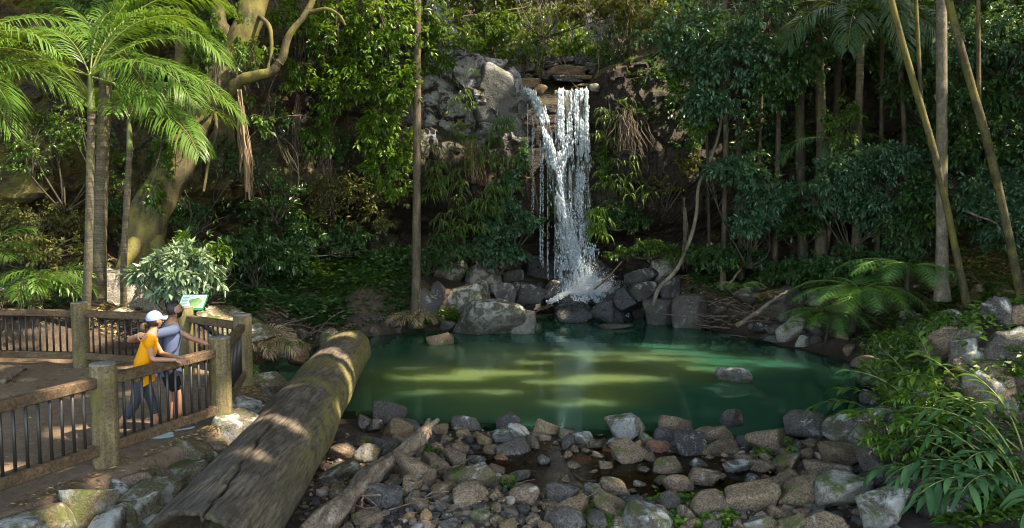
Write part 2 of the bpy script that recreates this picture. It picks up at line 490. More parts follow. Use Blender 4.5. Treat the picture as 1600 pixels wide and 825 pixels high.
def wood_mat(name, cols, scale=(14,14,1.6), moss=0.0, rough=.8, bumpd=.01, mosscol=(.13,.13,.035), stain=None):
    t = NT(name); v = t.coord('Object', scale)
    n1 = t.noise(v, 1.0, 8, .65, .6); v2 = t.coord('Object'); n2 = t.noise(v2, 2.2, 7, .65); n3 = t.noise(v2, 30, 4, .7)
    c = t.ramp(n1, [(.3, cols[0]), (.5, cols[1]), (.7, cols[2])])
    c = t.mix(t.ramp(n2, [(.4, 0), (.65, .6)]), c, cols[0])
    c = t.mix(t.ramp(n3, [(.38, .7), (.52, 0)]), c, tuple(np.array(cols[0])*.6))
    if stain: c = t.mix(t.ramp(t.noise(v2, .9, 5, .6), [(.5, 0), (.62, .8)]), c, stain)
    if moss:
        mf = t.ramp(t.noise(v2, 1.3, 8, .7, .3), [(.62-.25*moss, 0), (.72-.2*moss, .85)])
        c = t.mix(mf, c, mosscol)
    h = t.math('ADD', n1, t.math('MULTIPLY', n3, .3))
    return t.fin(c, rough, t.bump(h, .7, bumpd), spec=.3)
WOOD = {
 'post': wood_mat('mossy post timber', ((.07,.05,.028), (.15,.115,.06), (.25,.2,.11)), moss=.5, mosscol=(.12,.115,.03)),
 'posttop': wood_mat('weathered end grain', ((.1,.09,.08), (.2,.18,.16), (.3,.28,.25)), scale=(8,8,8)),
 'rail': wood_mat('brown rail timber', ((.05,.031,.018), (.12,.076,.044), (.19,.13,.08)), scale=(3,14,14), moss=.2, mosscol=(.10,.10,.04)),
 'log': wood_mat('fallen log wood', ((.05,.039,.03), (.13,.10,.077), (.23,.185,.14)), scale=(7,1.1,7), bumpd=.03, stain=(.085,.07,.058)),
 'drift': wood_mat('driftwood', ((.06,.042,.03), (.22,.165,.12), (.42,.36,.29)), scale=(9,2.5,9), bumpd=.03),
 'stick': wood_mat('dead sticks', ((.07,.05,.04), (.17,.13,.10), (.3,.25,.2)), scale=(8,8,8)),
 'bark_brown': wood_mat('brown bark', ((.045,.035,.024), (.11,.088,.06), (.19,.16,.11)), scale=(9,9,2.2), bumpd=.02, moss=.15),
 'bark_pale': wood_mat('pale bark', ((.09,.075,.055), (.2,.17,.13), (.34,.3,.24)), scale=(5,5,3), bumpd=.015, moss=.2, mosscol=(.13,.12,.05)),
 'bark_moss': wood_mat('mossy bark', ((.028,.022,.012), (.085,.07,.036), (.17,.145,.08)), scale=(6,6,1.4), bumpd=.05, moss=.62, mosscol=(.14,.125,.03)),
 'bark_dark': wood_mat('dark bark', ((.02,.017,.012), (.05,.042,.03), (.10,.085,.06)), scale=(9,9,3), bumpd=.02, moss=.3, mosscol=(.06,.07,.02)),
 'palm_bark': wood_mat('ringed palm bark', ((.05,.042,.028), (.12,.10,.068), (.22,.19,.13)), scale=(2,2,26), bumpd=.012, moss=.25),
}
def plain(name, c, rough=.6, spec=.4, metal=0, var=.25, scale=20, bumpd=0.0, sub=0):
    t = NT(name); v = t.coord('Object'); n = t.noise(v, scale, 5, .6)
    col = t.mix(n, tuple(np.array(c)*(1-var)), tuple(np.minimum(1, np.array(c)*(1+var))))
    t.bs.inputs['Metallic'].default_value = metal
    if sub:
        t.bs.inputs['Subsurface Weight'].default_value = sub; t.bs.inputs['Subsurface Scale'].default_value = .01
    return t.fin(col, rough, t.bump(n, .5, bumpd) if bumpd else None, spec=spec)
MBAR = plain('black metal bar', (.022,.019,.017), .45, .5)
LEAF = {
 'bright': leaf_mat('bright green leaves', [(.03,.075,.010), (.06,.14,.016), (.10,.20,.022), (.16,.24,.03)], .38, .35),
 'mid': leaf_mat('mid green leaves', [(.02,.055,.010), (.04,.10,.014), (.065,.14,.02), (.10,.17,.03)], .4, .3),
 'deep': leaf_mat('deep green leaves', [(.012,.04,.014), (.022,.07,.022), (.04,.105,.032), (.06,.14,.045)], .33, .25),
 'blue': leaf_mat('bluish green leaves', [(.014,.05,.025), (.028,.085,.045), (.05,.125,.065), (.09,.18,.10)], .3, .2),
 'ginger': leaf_mat('ginger leaves', [(.02,.07,.028), (.035,.105,.04), (.055,.14,.05), (.09,.19,.07)], .3, .25),
 'grey': leaf_mat('grey green leaves', [(.05,.09,.05), (.10,.16,.09), (.17,.25,.15), (.26,.33,.22)], .35, .2),
 'olive': leaf_mat('olive leaves', [(.04,.045,.012), (.08,.08,.02), (.12,.12,.03), (.17,.15,.05)], .6, .3),
 'palm': leaf_mat('palm leaflets', [(.045,.11,.018), (.08,.17,.028), (.12,.23,.04)], .42, .35, .35),
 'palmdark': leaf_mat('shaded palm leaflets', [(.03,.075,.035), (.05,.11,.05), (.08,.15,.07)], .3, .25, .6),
 'fern': leaf_mat('tree fern leaflets', [(.05,.145,.04), (.08,.205,.055), (.12,.27,.07)], .45, .35),
 'fernlime': leaf_mat('fresh fern leaflets', [(.06,.16,.02), (.09,.22,.03), (.13,.27,.04)], .45, .35),
 'hang': leaf_mat('hanging fern leaves', [(.02,.045,.010), (.036,.078,.015), (.065,.12,.022), (.10,.15,.03)], .45, .3),
 'dead': leaf_mat('dead leaves', [(.06,.035,.02), (.14,.085,.045), (.24,.16,.08), (.38,.30,.10)], .7, .15),
 'straw': leaf_mat('dry fronds', [(.13,.08,.05), (.25,.17,.10), (.4,.3,.2)], .7, .2),
 'lime': leaf_mat('lime leaves', [(.12,.22,.02), (.18,.30,.03), (.25,.36,.05)], .4, .4),
}
# ---------------------------------------------------------------- the ground
WZ = -1.0
POOL = np.array([on(x, y, WZ)[:2] for x, y in [(480,650),(425,625),(396,603),(392,578),(430,558),(500,540),(560,527),(600,524),(640,519),(700,516),(760,514),(830,498),(870,486),(930,484),(1000,492),(1060,508),(1110,515),(1160,525),(1210,538),(1260,548),(1310,560),(1345,577),(1372,600),(1372,630),(1345,652),(1310,670),(1250,687),(1180,696),(1100,694),(1000,688),(900,684),(820,678),(760,674),(700,676),(620,668),(560,655),(520,655)]])
def log_x(Y): return -2.95 - .86*(Y-7.2)/11.5      # centre line of the fallen log
def poly_sd(Q, poly):
    """signed distance, negative inside"""
    A = poly; B = np.roll(poly, -1, 0)
    d = np.full(len(Q), 1e9); ins = np.zeros(len(Q), bool)
    for a, b in zip(A, B):
        e = b - a; w = Q - a
        t = np.clip((w @ e) / (e @ e), 0, 1)[:,None]
        d = np.minimum(d, np.linalg.norm(w - e*t, axis=1))
        c = ((a[1] > Q[:,1]) != (b[1] > Q[:,1])) & (Q[:,0] < (b[0]-a[0])*(Q[:,1]-a[1])/(b[1]-a[1]+1e-12)+a[0])
        ins ^= c
    return np.where(ins, -d, d)
FEN = [(-6.1,5.9),(-5.45,7.55),(-4.77,9.25),(-4.07,11.06),(-4.5,13.3)]       # near railing posts
BAK = [(-4.5,13.3),(-5.85,14.25),(-8.05,14.85),(-10.1,15.1)]               # far railing posts
PATH = np.array([(-5.75,4.2),(-5.2,7.2),(-4.5,9.2),(-4.0,10.7),(-3.92,11.3),(-4.3,13.5),(-5.7,14.7),(-8.0,15.2),(-13,15.4),(-16,14),(-16,2),(-6,2)])
CTRL = np.array([on(x,y,z) for x,y,z in [
 (520,665,-.93),(620,690,-.90),(700,685,-.94),(900,695,-.97),(1100,705,-.94),(1300,690,-.88),(600,750,-.78),(700,825,-.72),(900,825,-.78),(1250,825,-.70),(1100,770,-.88),(960,745,-1.03),(900,720,-1.02),(1050,735,-1.0),(1180,740,-.93),
 (1420,690,-.65),(1500,800,-.4),(1600,825,-.25),(1420,600,-.5),(1480,560,.0),(1520,640,-.1),(1600,600,.45),(1400,540,-.3),(1330,530,-.6),(1500,500,.7),(1600,480,1.7),
 (1250,520,-.5),(1200,500,-.2),(1100,485,-.3),(1020,470,-.2),(900,470,-.5),(800,470,-.3),(720,500,-.5),(640,490,-.3),(560,490,-.2),(480,500,-.5),(400,520,-.3),(600,430,.8),(480,430,.7),(360,450,.4),(300,500,.05)]] +
 [np.array(p,float) for p in [(1,29,.2),(-4,27,.9),(-8,24.5,.9),(-2,26.8,.2),(6,27.5,.4),(10,26,.9),(14,24,1.6),(18,20,2.6),(14,15,1.6),(12,10,.6),(8,6,-.1),(20,12,3.4),(24,16,4.5),(30,10,7),(4,5,-.6),(0,5,-.6),(0,0,-.4),(-2.4,6,-.8),(-3.2,9,-.85),(-3.9,8,-.6),(-3.7,10,-.6),(-3.3,12,-.95),(-3.7,14.5,-.95),(-7,18,.45),(-10,18,1.0),(-13,18,1.6),(-9,20,1.2),(-6,21,.6),(-13,22,2.2),(-18,17,2.0),(-22,12,2.5),(-16,8,.1),(-25,2,2),(10,0,.5),(30,0,6),(-30,20,6),(30,30,9),(0,35,1),(-10,-8,0),(10,-8,0),(0,50,2)]])
PC = on(965, 742, -.965)
def ground_z(X, Y, full=False):
    X = np.atleast_1d(np.asarray(X,float)); Y = np.atleast_1d(np.asarray(Y,float))
    Q = np.stack([X,Y],1)
    d2 = (X[:,None]-CTRL[None,:,0])**2 + (Y[:,None]-CTRL[None,:,1])**2 + .35
    w = d2**-1.9
    z = (w*CTRL[None,:,2]).sum(1)/w.sum(1)
    nz = fbm(np.stack([X*.6,Y*.6,X*0],1), 5, 4)
    z = z + nz*.14
    sp = poly_sd(Q, PATH)
    pz = .02*fbm(np.stack([X,Y,X*0],1), 9, 3)
    m = smooth(.26, 0.0, sp)
    z = z*(1-m) + pz*m
    sd = poly_sd(Q, POOL)
    bed = WZ - .05 - np.minimum(1.3, -sd*.42)
    k = smooth(0, 1.1, sd)
    z = np.where(sd < 0, bed, (WZ+.0)*(1-k) + np.maximum(z, WZ - .05)*k + .02*(1-k))
    e = ((X-PC[0])/2.3)**2 + ((Y-PC[1])/1.25)**2 + .35*vnoise(np.stack([X*1.3,Y*1.3,X*0],1), 4)
    k = smooth(1.25, .75, e); z = z*(1-k) - 1.03*k
    if full: return z, sp, sd
    return z
def gz(x, y): return float(ground_z(x, y)[0])

_hc = {}
def hit(px, py):
    """where the sight line through a picture point meets the ground"""
    k = (round(px), round(py))
    if k not in _hc:
        Y = np.linspace(5, 33, 240); d = ray(px, py); P = np.array([0,0,CAM_Z]) + d[None]*(Y/d[1])[:,None]
        z = ground_z(P[:,0], P[:,1]); z = np.maximum(z, WZ)
        b = np.nonzero(P[:,2] <= z)[0]
        i = b[0] if len(b) else len(Y)-1
        if i > 0:
            f = (P[i-1,2]-z[i-1])/max(1e-6, (P[i-1,2]-z[i-1])-(P[i,2]-z[i])); f = min(1, max(0, f)); q = P[i-1]+(P[i]-P[i-1])*f
        else: q = P[0]
        q[2] = gz(q[0], q[1]); _hc[k] = q
    return _hc[k].copy()

gx = np.concatenate([np.linspace(-90,-24,20)[:-1], np.linspace(-24,-8,100)[:-1], np.linspace(-8,9,260)[:-1], np.linspace(9,24,100)[:-1], np.linspace(24,90,20)])
gy = np.concatenate([np.linspace(-60,-4,14)[:-1], np.linspace(-4,6,30)[:-1], np.linspace(6,31,300)[:-1], np.linspace(31,110,25)])
GX, GY = np.meshgrid(gx, gy)
zz, spp, sdd = ground_z(GX.ravel(), GY.ravel(), True)
fx, fy = GX.ravel(), GY.ravel()
zz += .03*fbm(np.stack([fx*3,fy*3,fx*0],1), 3, 3)*(spp > .3)
V = np.stack([fx, fy, zz], 1)
ny, nx = GX.shape
ii = (np.arange(ny-1)[:,None]*nx + np.arange(nx-1)[None]).ravel()
F = np.stack([ii, ii+1, ii+nx+1, ii+nx], 1)
g = new_mesh('ground', V, F, mats=MGROUND); tag(g, kind='structure')
def addattr(o, name, vals):
    a = o.data.attributes.new(name, 'FLOAT', 'POINT'); a.data.foreach_set('value', np.asarray(vals, np.float32))
addattr(g, 'zone', smooth(.35, .05, spp))
far = smooth(0, 1.5, sdd)*np.where((fy > 14.5) | (fx > 7.5) | (fx < -4.6), 1, 0)*smooth(.0,.6,spp)
addattr(g, 'forest', far)
wetv = smooth(.8, .0, sdd)*.8 + smooth(-.93, -1.0, zz)*(sdd > 0)*(fy < 15)
addattr(g, 'wet', np.clip(wetv, 0, 1))

# pool water: a disc of water over the basin
px_ = np.linspace(POOL[:,0].min()-.6, POOL[:,0].max()+.6, 190); py_ = np.linspace(POOL[:,1].min()-.6, POOL[:,1].max()+.8, 190)
WX, WY = np.meshgrid(px_, py_)
wsd = poly_sd(np.stack([WX.ravel(), WY.ravel()],1), POOL)
V = np.stack([WX.ravel(), WY.ravel(), np.full(WX.size, WZ)], 1)
n = 190; ii = (np.arange(n-1)[:,None]*n + np.arange(n-1)[None]).ravel()
F = np.stack([ii, ii+1, ii+n+1, ii+n], 1)
F = F[wsd[F].min(1) < .35]
used = np.unique(F); rm = np.full(len(V), -1); rm[used] = np.arange(len(used)); F = rm[F]; V = V[used]; wsd = wsd[used]
wo = new_mesh('water', V, F, mats=MWATER); tag(wo, kind='structure')
c0 = on(830, 585, WZ)
q = ((V[:,0]-c0[0])/5.0)**2 + ((V[:,1]-c0[1])/4.4)**2 + .5*fbm(np.stack([V[:,0]*.5,V[:,1]*.8,V[:,0]*0],1), 21, 3)
addattr(wo, 'sun_tint', smooth(1.2, -.1, q))  # oval of painted sunlight colour, centred on the sun patches
addattr(wo, 'shallow', .9*smooth(-.9, .0, wsd)*np.where(V[:,1] < 17.5, 1, .5))

# shallow brown puddle among the shore stones
pc = on(965, 742, -.965)
th = np.linspace(0, 2*np.pi, 60, endpoint=False)
rr = 1 + .18*np.sin(3*th+1) + .1*np.sin(7*th)
V = np.stack([pc[0]+2.7*rr*np.cos(th), pc[1]+1.6*rr*np.sin(th), np.full(60,-.965)],1)
V = np.vstack([V, [[pc[0],pc[1],-.965]]])
F = np.stack([np.arange(60), (np.arange(60)+1)%60, np.full(60,60)],1)
tag(new_mesh('puddle', V, F, mats=MPUDDLE), kind='structure')

# ---------------------------------------------------------------- the cliff with the ground above it
CL = [(-30,2),(-25,9),(-20.5,14.5),(-15.5,19.3),(-11.5,22.3),(-8.3,25.0),(-5.5,26.8),(-3.0,27.6),(-1.2,27.9),(-.2,28.6),(.35,29.6),(3.0,29.7),(3.6,28.9),(5.5,28.6),(9,28.2),(13,27.2),(17.5,24.6),(22,20.5),(27,14),(33,4)]
NU, NVW = 620, 110
cl = spline(CL, NU)
nrm = np.gradient(cl, axis=0); nrm = np.stack([-nrm[:,1], nrm[:,0]],1); nrm = norm(nrm)     # away from the pool
ztop = np.interp(cl[:,0], [-30,-8,-3.9,-2.6,-1.75,-1.5,.1,.4,.55,2.7,2.9,3.4,5.5,6.8,10,30], [13,13,12.5,11,8.6,8.15,8.0,7.7,7.02,7.02,7.5,7.9,8.1,9.5,12,13.5])
zfoot = -1.3
rows = []
def cliff_noise(P):
    n = fbm(P*np.array([.35,.35,.5]), 31, 4)*1.5
    w = P + .6*np.stack([vnoise(P*.7,1),vnoise(P*.7,2),vnoise(P*.7,3)],1)
    cell = _hash(*(np.floor(w*np.array([.8,.8,.55])).astype(np.int64).T), 7)       # jointed blocks
    cell2 = _hash(*(np.floor(w*np.array([2.1,2.1,1.5])).astype(np.int64).T), 8)
    return n*.75 + (cell-.5)*.75 + (cell2-.5)*.28 + .16*fbm(P*2.6, 41, 4)
for v in np.linspace(0, 1, NVW):
    z = zfoot + (ztop - zfoot)*v
    under = np.interp(cl[:,0], [-30,-14,-6,0,3,12,20], [1.0,2.2,2.8,2.2,2.2,2.6,1.0])
    rf = np.interp(cl[:,0], [-30,-14,-6,-1,3,8,20], [2.2,2.8,3.0,2.3,2.0,2.3,2.5])
    off = under*smooth(rf+.6, rf-.9, z) + .03*(z-rf)
    P = np.stack([cl[:,0]+nrm[:,0]*off, cl[:,1]+nrm[:,1]*off, z],1)
    nz = cliff_noise(P)
    infall = np.exp(-((cl[:,0]-1.7)/1.6)**4)
    nz = nz*(1-.8*infall) - .25*infall*smooth(ztop-.5, ztop-.05, z)
    P[:,:2] -= nrm*nz[:,None]
    rows.append(P)
base = rows[-1]
for k, (o_, dz) in enumerate([(.25,.03),(.6,.08),(1.1,.35),(1.6,.45),(2.2,.75),(3,.95),(4,1.3),(5.5,1.6),(8,2.2),(12,3.6),(18,6),(28,10),(45,17),(80,30)]):
    P = base.copy()
    P[:,:2] = base[:,:2] + nrm*o_*np.where(True,1,1)
    P[:,2] = base[:,2] + dz + (.18 + .1*o_**.6)*fbm(P*.9, 51, 4)*min(1, o_)
    rows.append(P)
V = np.concatenate(rows); nr = len(rows)
ii = (np.arange(nr-1)[:,None]*NU + np.arange(NU-1)[None]).ravel()
F = np.stack([ii, ii+1, ii+NU+1, ii+NU], 1)
clf = new_mesh('cliff', V, F, mats=MCLIFF, smooth_=False); tag(clf, kind='structure')
# ---------------------------------------------------------------- stones
import bmesh
_ico = {}
def ico(sub):
    if sub not in _ico:
        bm = bmesh.new(); bmesh.ops.create_icosphere(bm, subdivisions=sub, radius=1)
        V = np.array([v.co[:] for v in bm.verts]); F = np.array([[v.index for v in f.verts] for f in bm.faces]); bm.free()
        _ico[sub] = (V, F)
    return _ico[sub]
def rock_shape(seed, sub=3, planes=11, rough=.06, sharp=32, boxy=False):
    rng = np.random.default_rng(seed)
    V, F = ico(sub)
    n = rand_dir(planes, rng); n[0] = norm(np.array([rng.normal()*.25, rng.normal()*.25, 1])); n[1] = [0,0,-1]
    d = .42 + .42*rng.random(planes)**.8; d[0] = .45 + .25*rng.random(); d[1] = .5
    if boxy:
        ax = np.array([[1,0,0],[-1,0,0],[0,1,0],[0,-1,0],[0,0,1],[0,0,-1.]]); n[:6] = norm(ax + rng.normal(size=(6,3))*.16); d[:6] = .56+.1*rng.random(6); d[6:] = .74+.16*rng.random(planes-6)
    dots = V @ n.T
    rr = np.where(dots > .05, d[None]/np.maximum(dots,.05), 9)
    rr = np.minimum(rr, 1.25)
    r = -np.log(np.exp(-sharp*rr).sum(1) + 1e-40)/sharp
    P = V*r[:,None]
    P = P*(1 + rough*fbm(P*2.2+seed*3.1, seed % 97, 4)[:,None]*1.6)
    if sub >= 5: P = P*(1 + .09*fbm(P*3.3+seed, 11, 4)[:,None])
    if sub >= 4:
        P = P*(1 + rough*.35*fbm(P*7+seed, seed % 89, 3)[:,None])
    P = P/np.abs(P).max(0)
    return P, F
def rock(x, y, size, kind='brown', seed=0, label=None, group=None, z=None, sink=.25, sub=3, rz=None, tilt=0.12, name='boulder', cat='boulder', planes=11, sharp=32, boxy=False):
    rng = np.random.default_rng(seed+1000)
    P, F = rock_shape(seed, sub, planes, sharp=sharp, boxy=boxy)
    P = P*np.asarray(size, float)/2
    a = rng.random()*6.28 if rz is None else rz
    M = np.array((Matrix.Rotation(a,3,'Z') @ Matrix.Rotation(rng.normal()*tilt,3,'X') @ Matrix.Rotation(rng.normal()*tilt,3,'Y')))
    P = P @ M.T
    if z is None: z = gz(x, y)
    P[:,2] -= P[:,2].min() + sink*size[2]
    o = new_mesh(name, P, F, mats=ROCK[kind], loc=(x, y, z))
    tag(o, label, cat, group)
    return o
def rock_px(px, py_base, wpx, hpx, kind, seed, label, zb=None, depth=None, aspect=.8, rz=0.0, sink=.15, group=None, **kw):
    """a boulder whose foot shows at (px,py_base) and which shows wpx wide and hpx tall"""
    p = hit(px, py_base); p[2] = max(p[2], WZ-.03)
    if zb is not None and px < 1330:
        q = on(px, py_base, zb)
        if 5 < q[1] < 31 and gz(q[0], q[1]) < zb + .05: p = q
    if depth: p = at(px, py_base, depth)
    m = p[1]/FPX
    w = wpx*m*1.08; h = hpx*m*1.05/(1-sink)
    zb_ = p[2]
    yy = p[1] + w*aspect*.35
    return rock(p[0], yy, (w, w*aspect, h), kind, seed, label, group, z=zb_, sink=sink, rz=rz, sub=kw.pop('sub',4), **kw)

big = [
 # px, base y, w, h, kind, zb, label
 (790-30,524,118,58,'lichen',-1.0,'broad lichen speckled boulder at the water edge left of the waterfall'),
 (728,496,96,66,'lichen',-.75,'large brown boulder with a pale lichen cap behind the speckled one'),
 (818,522,46,36,'white',-1.0,'pale split rock standing at the right end of the speckled boulder'),
 (704,438,60,38,'lichen',.1,'rounded grey boulder at the top left of the rock pile by the falls'),
 (752,456,60,54,'lichen',-.1,'dark block with a pale lichen corner at the top of the rock pile'),
 (694,520-4,34,16,'slate',-.98,'low smooth grey rock beside the pale flat stone'),
 (666,490,44,42,'slate',-.4,'grey boulder just right of the slim tree trunk base'),
 (683,476,30,44,'dark',-.3,'narrow dark rock wedged between tree trunk and rock pile'),
 (790,476,44,36,'dark',-.35,'dark rock below the lichen cornered block'),
 (800,440,36,24,'dark',-.0,'small reddish dark rock left of the waterfall slab'),
 (828,470,54,36,'dark',-.3,'dark angular rock between the pile and the waterfall foot'),
 (862,464,30,30,'dark',-.3,'small dark rock beside the left of the waterfall foot'),
 (850,438,78,46,'wet',.0,'wet blue black slab leaning left of the waterfall foot'),
 (900,500,64,30,'wet',-.9,'wet grey rock in front of the waterfall foot'),
 (944,500,46,36,'wet',-.9,'wet black rock right of the front waterfall rock'),
 (966,500,50,44,'wet',-.95,'glistening black rock at the right edge of the cascade'),
 (920,474,40,32,'wet',-.6,'wet black rock in the middle of the cascade'),
 (884,484,40,26,'wet',-.7,'small wet black rock left of the cascade'),
 (1002,444,54,34,'dark',.2,'dark square boulder right of the waterfall above the pool'),
 (1044,438,50,36,'lichen',.3,'dark boulder with white spots at the foot of the curved liana'),
 (1012,466,60,30,'dark',-.2,'low dark boulder under the square one right of the waterfall'),
 (1050,466,40,34,'dark',-.2,'rounded dark boulder right of the curved liana'),
 (1040,508,66,42,'slate',-1.0,'smooth violet grey slab left of the rounded slab at the water'),
 (1090,514,72,52,'slate',-1.02,'smooth rounded purple grey slab standing in the water right of the falls'),
 (980,482,44,40,'wet',-.5,'dark wet rock below the fallen branch right of the falls'),
 (958,514,64,8,'slate',-1.02,'flat grey stone barely above the water below the falls'),
 (1180,476,60,30,'dark',-.2,'dark boulder behind the driftwood heap'),
 (1228,502,92,70,'slate',-.6,'tall grey speckled slab leaning left beside the tree fern'),
 (1272,474,30,22,'lichen',.2,'small lichen rock on top of the leaning slab'),
 (1246,530,58,36,'bleached',-.9,'pale grey boulder at the water beside the tree fern'),
 (1258,541,26,16,'bleached',-1.0,'small pale stone at the water edge below the grey boulder'),
 (1216,537,60,8,'slate',-1.0,'long flat grey stone lying at the water edge'),
 (1205,516,60,22,'dark',-.9,'dark overhung block under the leaning slab'),
 (1436,512,64,34,'lichen',-.2,'round lichen boulder under the tree fern on the right bank'),
 (1496,516,56,36,'lichen',.0,'pale pink lichen boulder right of the round one'),
 (1490,560,80,50,'brown',-.1,'brown boulder half hidden by shrubs on the right bank'),
 (1520,575,46,50,'lichen',-.1,'upright lichen boulder on the right bank above the ginger plants'),
 (1390,610,70,40,'dark',-.85,'dark mossy boulder at the right end of the pool'),
 (1360,575,50,22,'brown',-.9,'flat brown boulder at the right shore of the pool'),
 (1560,620,90,60,'brown',.1,'big brown boulder at the right edge among leaves'),
 (1578,560,60,40,'slate',.5,'grey boulder near the right edge of the frame'),
 (1555,660,90,80,'white',-.1,'large white crusted boulder behind the ginger leaves'),
 (1535,470,40,30,'tan',1.0,'orange tan boulder on the leaf covered slope'),
 (1578,476,36,26,'tan',1.2,'small tan boulder at the right on the slope'),
 (1370,690-60,40,24,'dark',-.95,'small dark rock at the corner of the pool'),
]
for i, (px, pb, w, h, k, zb, lb) in enumerate(big):
    asp = .55 if 'slab' in lb else .8
    rock_px(px, pb, w, h, k, 40+i, lb, zb=zb, aspect=asp, sub=4, group='boulders round the pool', planes=12, tilt=.05)
# three stones out in the pool
rock_px(685, 540, 44, 17, 'tan', 301, 'pale flat sunlit stone at the far left shore of the pool', aspect=.7, cat='stone', name='stone')
rock_px(1150, 598, 60, 28, 'lichen', 306, 'grey boulder standing alone in the pool on the right', aspect=.9)
rock_px(1151, 666, 44, 25, 'slate', 307, 'small half sunk stone in the pool below the lone boulder', aspect=.9, cat='stone', name='stone')

# foreground stones one can tell apart
near = [
 (570,672,30,'slate','rounded dark stone beside the log at the near water edge'),
 (598,664,58,'slate','broad dark stone with a white patch at the water edge by the log'),
 (622,690,50,'tan','flat tan stone just left of the driftwood tip'),
 (726,672,44,'slate','smooth dark stone in the water right of the driftwood tip'),
 (530,720,46,'brown','squat brown stone beside the log side'),
 (566,724,42,'mossy','angular olive stone between log and driftwood'),
 (600,712,40,'slate','dark stone tucked under the left of the driftwood'),
 (590,798,62,'slate','large grey stone under the middle of the driftwood'),
 (640,760,70,'brown','grey brown stone right below the driftwood'),
 (676,738,42,'brown','low brown stone touching the driftwood on its right'),
 (530,755,66,'mossy','long flat mossy stone left of the driftwood'),
 (738,770,70,'mossy','large greenish block with small plants round it'),
 (748,820,30,'mossy','upright mossy stone at the bottom left of centre'),
 (798,697,52,'lichen','white flecked grey stone at the water edge'),
 (802,716,50,'slate','dark stone in front of the white flecked one'),
 (764,712,30,'tan','small orange tan stone beside the puddle'),
 (782,722,28,'red','round reddish stone beside the puddle'),
 (800,672,40,'slate','grey stone standing in the water at the near shore'),
 (850,682,40,'tan','flat pale tan stone on the near shore'),
 (983,690,54,'lichen','speckled grey stone at the shore centre'),
 (977,724,58,'brown','big angular brown stone in the puddle'),
 (1025,710,36,'red','rusty red stone behind the puddle'),
 (1015,722,26,'brown','small blocky stone at the puddle edge'),
 (1063,680,60,'brown','long grey brown stone jutting into the pool'),
 (1048,695,40,'slate','triangular grey stone at the shore'),
 (1090,712,58,'dark','long dark stone behind the round brown one'),
 (1100,694,42,'brown','wedge shaped brown stone at the shore right of centre'),
 (1126,696,44,'brown','rounded tan brown stone at the shore right of centre'),
 (1130,716,54,'brown','leaning brown slab on smaller stones'),
 (1046,742,42,'brown','rounded brown stone at the right end of the puddle'),
 (1100,764,50,'brown','boxy golden brown stone below the puddle'),
 (1158,742,40,'lichen','mottled stone with a white ring right of centre'),
 (1196,744,44,'brown','brown stone leaning beside the mottled one'),
 (1178,804,74,'brown','large brown boulder bottom right of centre'),
 (1120,812,62,'brown','pointed brown stone behind the clover patch'),
 (1022,838,76,'lichen','large white crusted boulder in the clover patch at the bottom'),
 (878,792,50,'slate','flat dark stone at the bottom centre left'),
 (900,810,50,'tan','tan wedge stone at the bottom centre'),
 (955,810,60,'brown','low brown stone left of the white crusted boulder'),
 (960,778,44,'brown','brown stone just above the clover patch'),
 (890,835,56,'slate','grey stone at the bottom edge of centre'),
 (1214,708,66,'brown','flat topped brown stone at the near right shore'),
 (1232,742,44,'mossy','golden mossy stone right of the flat topped one'),
 (1222,768,40,'brown','peaked brown stone on the right of the shore'),
 (1270,690,64,'slate','long dark stone reaching into the pool at the right'),
 (1300,760,64,'brown','speckled tan slab on the right of the shore'),
 (1325,735,60,'brown','grey brown stone below the long dark one'),
 (1345,700,80,'lichen','big lichen stone at the corner of the pool'),
 (1340,800,92,'white','large white lichen boulder at the bottom right'),
 (1262,800,90,'brown','broad flat brown slab at the bottom right'),
 (1240,835,60,'brown','brown boulder at the bottom right edge of the frame'),
 (1300,842,70,'brown','dull brown boulder under the white lichen one'),
 (1400,760,90,'slate','grey boulder under the drooping ginger leaves'),
 (1420,720,110,'lichen','long lichen streaked boulder behind the dark sapling'),
 (1440,800,90,'slate','dark grey boulder at the bottom right under leaves'),
 (1390,830,80,'lichen','mossy grey stone in the bottom right corner'),
 (1510,815,90,'dark','dark boulder in the bottom right beneath ginger leaves'),
]
occ = []
for i, (px, pb, w, k, lb) in enumerate(near):
    p = hit(px, pb); p[2] = max(p[2], WZ-.05)
    m = p[1]/FPX; W = w*m*1.3
    r_ = random.Random(i)
    rock(p[0], p[1]+W*.3, (W, W*r_.uniform(.65,.9), W*r_.uniform(.5,.66)), k, 500+i, lb, 'stones on the near shore', z=p[2], sink=.12, rz=r_.uniform(-.5,.5), sub=4, planes=10, cat='stone', name='stone')
    occ.append((p[0], p[1]+W*.3, W*.5))
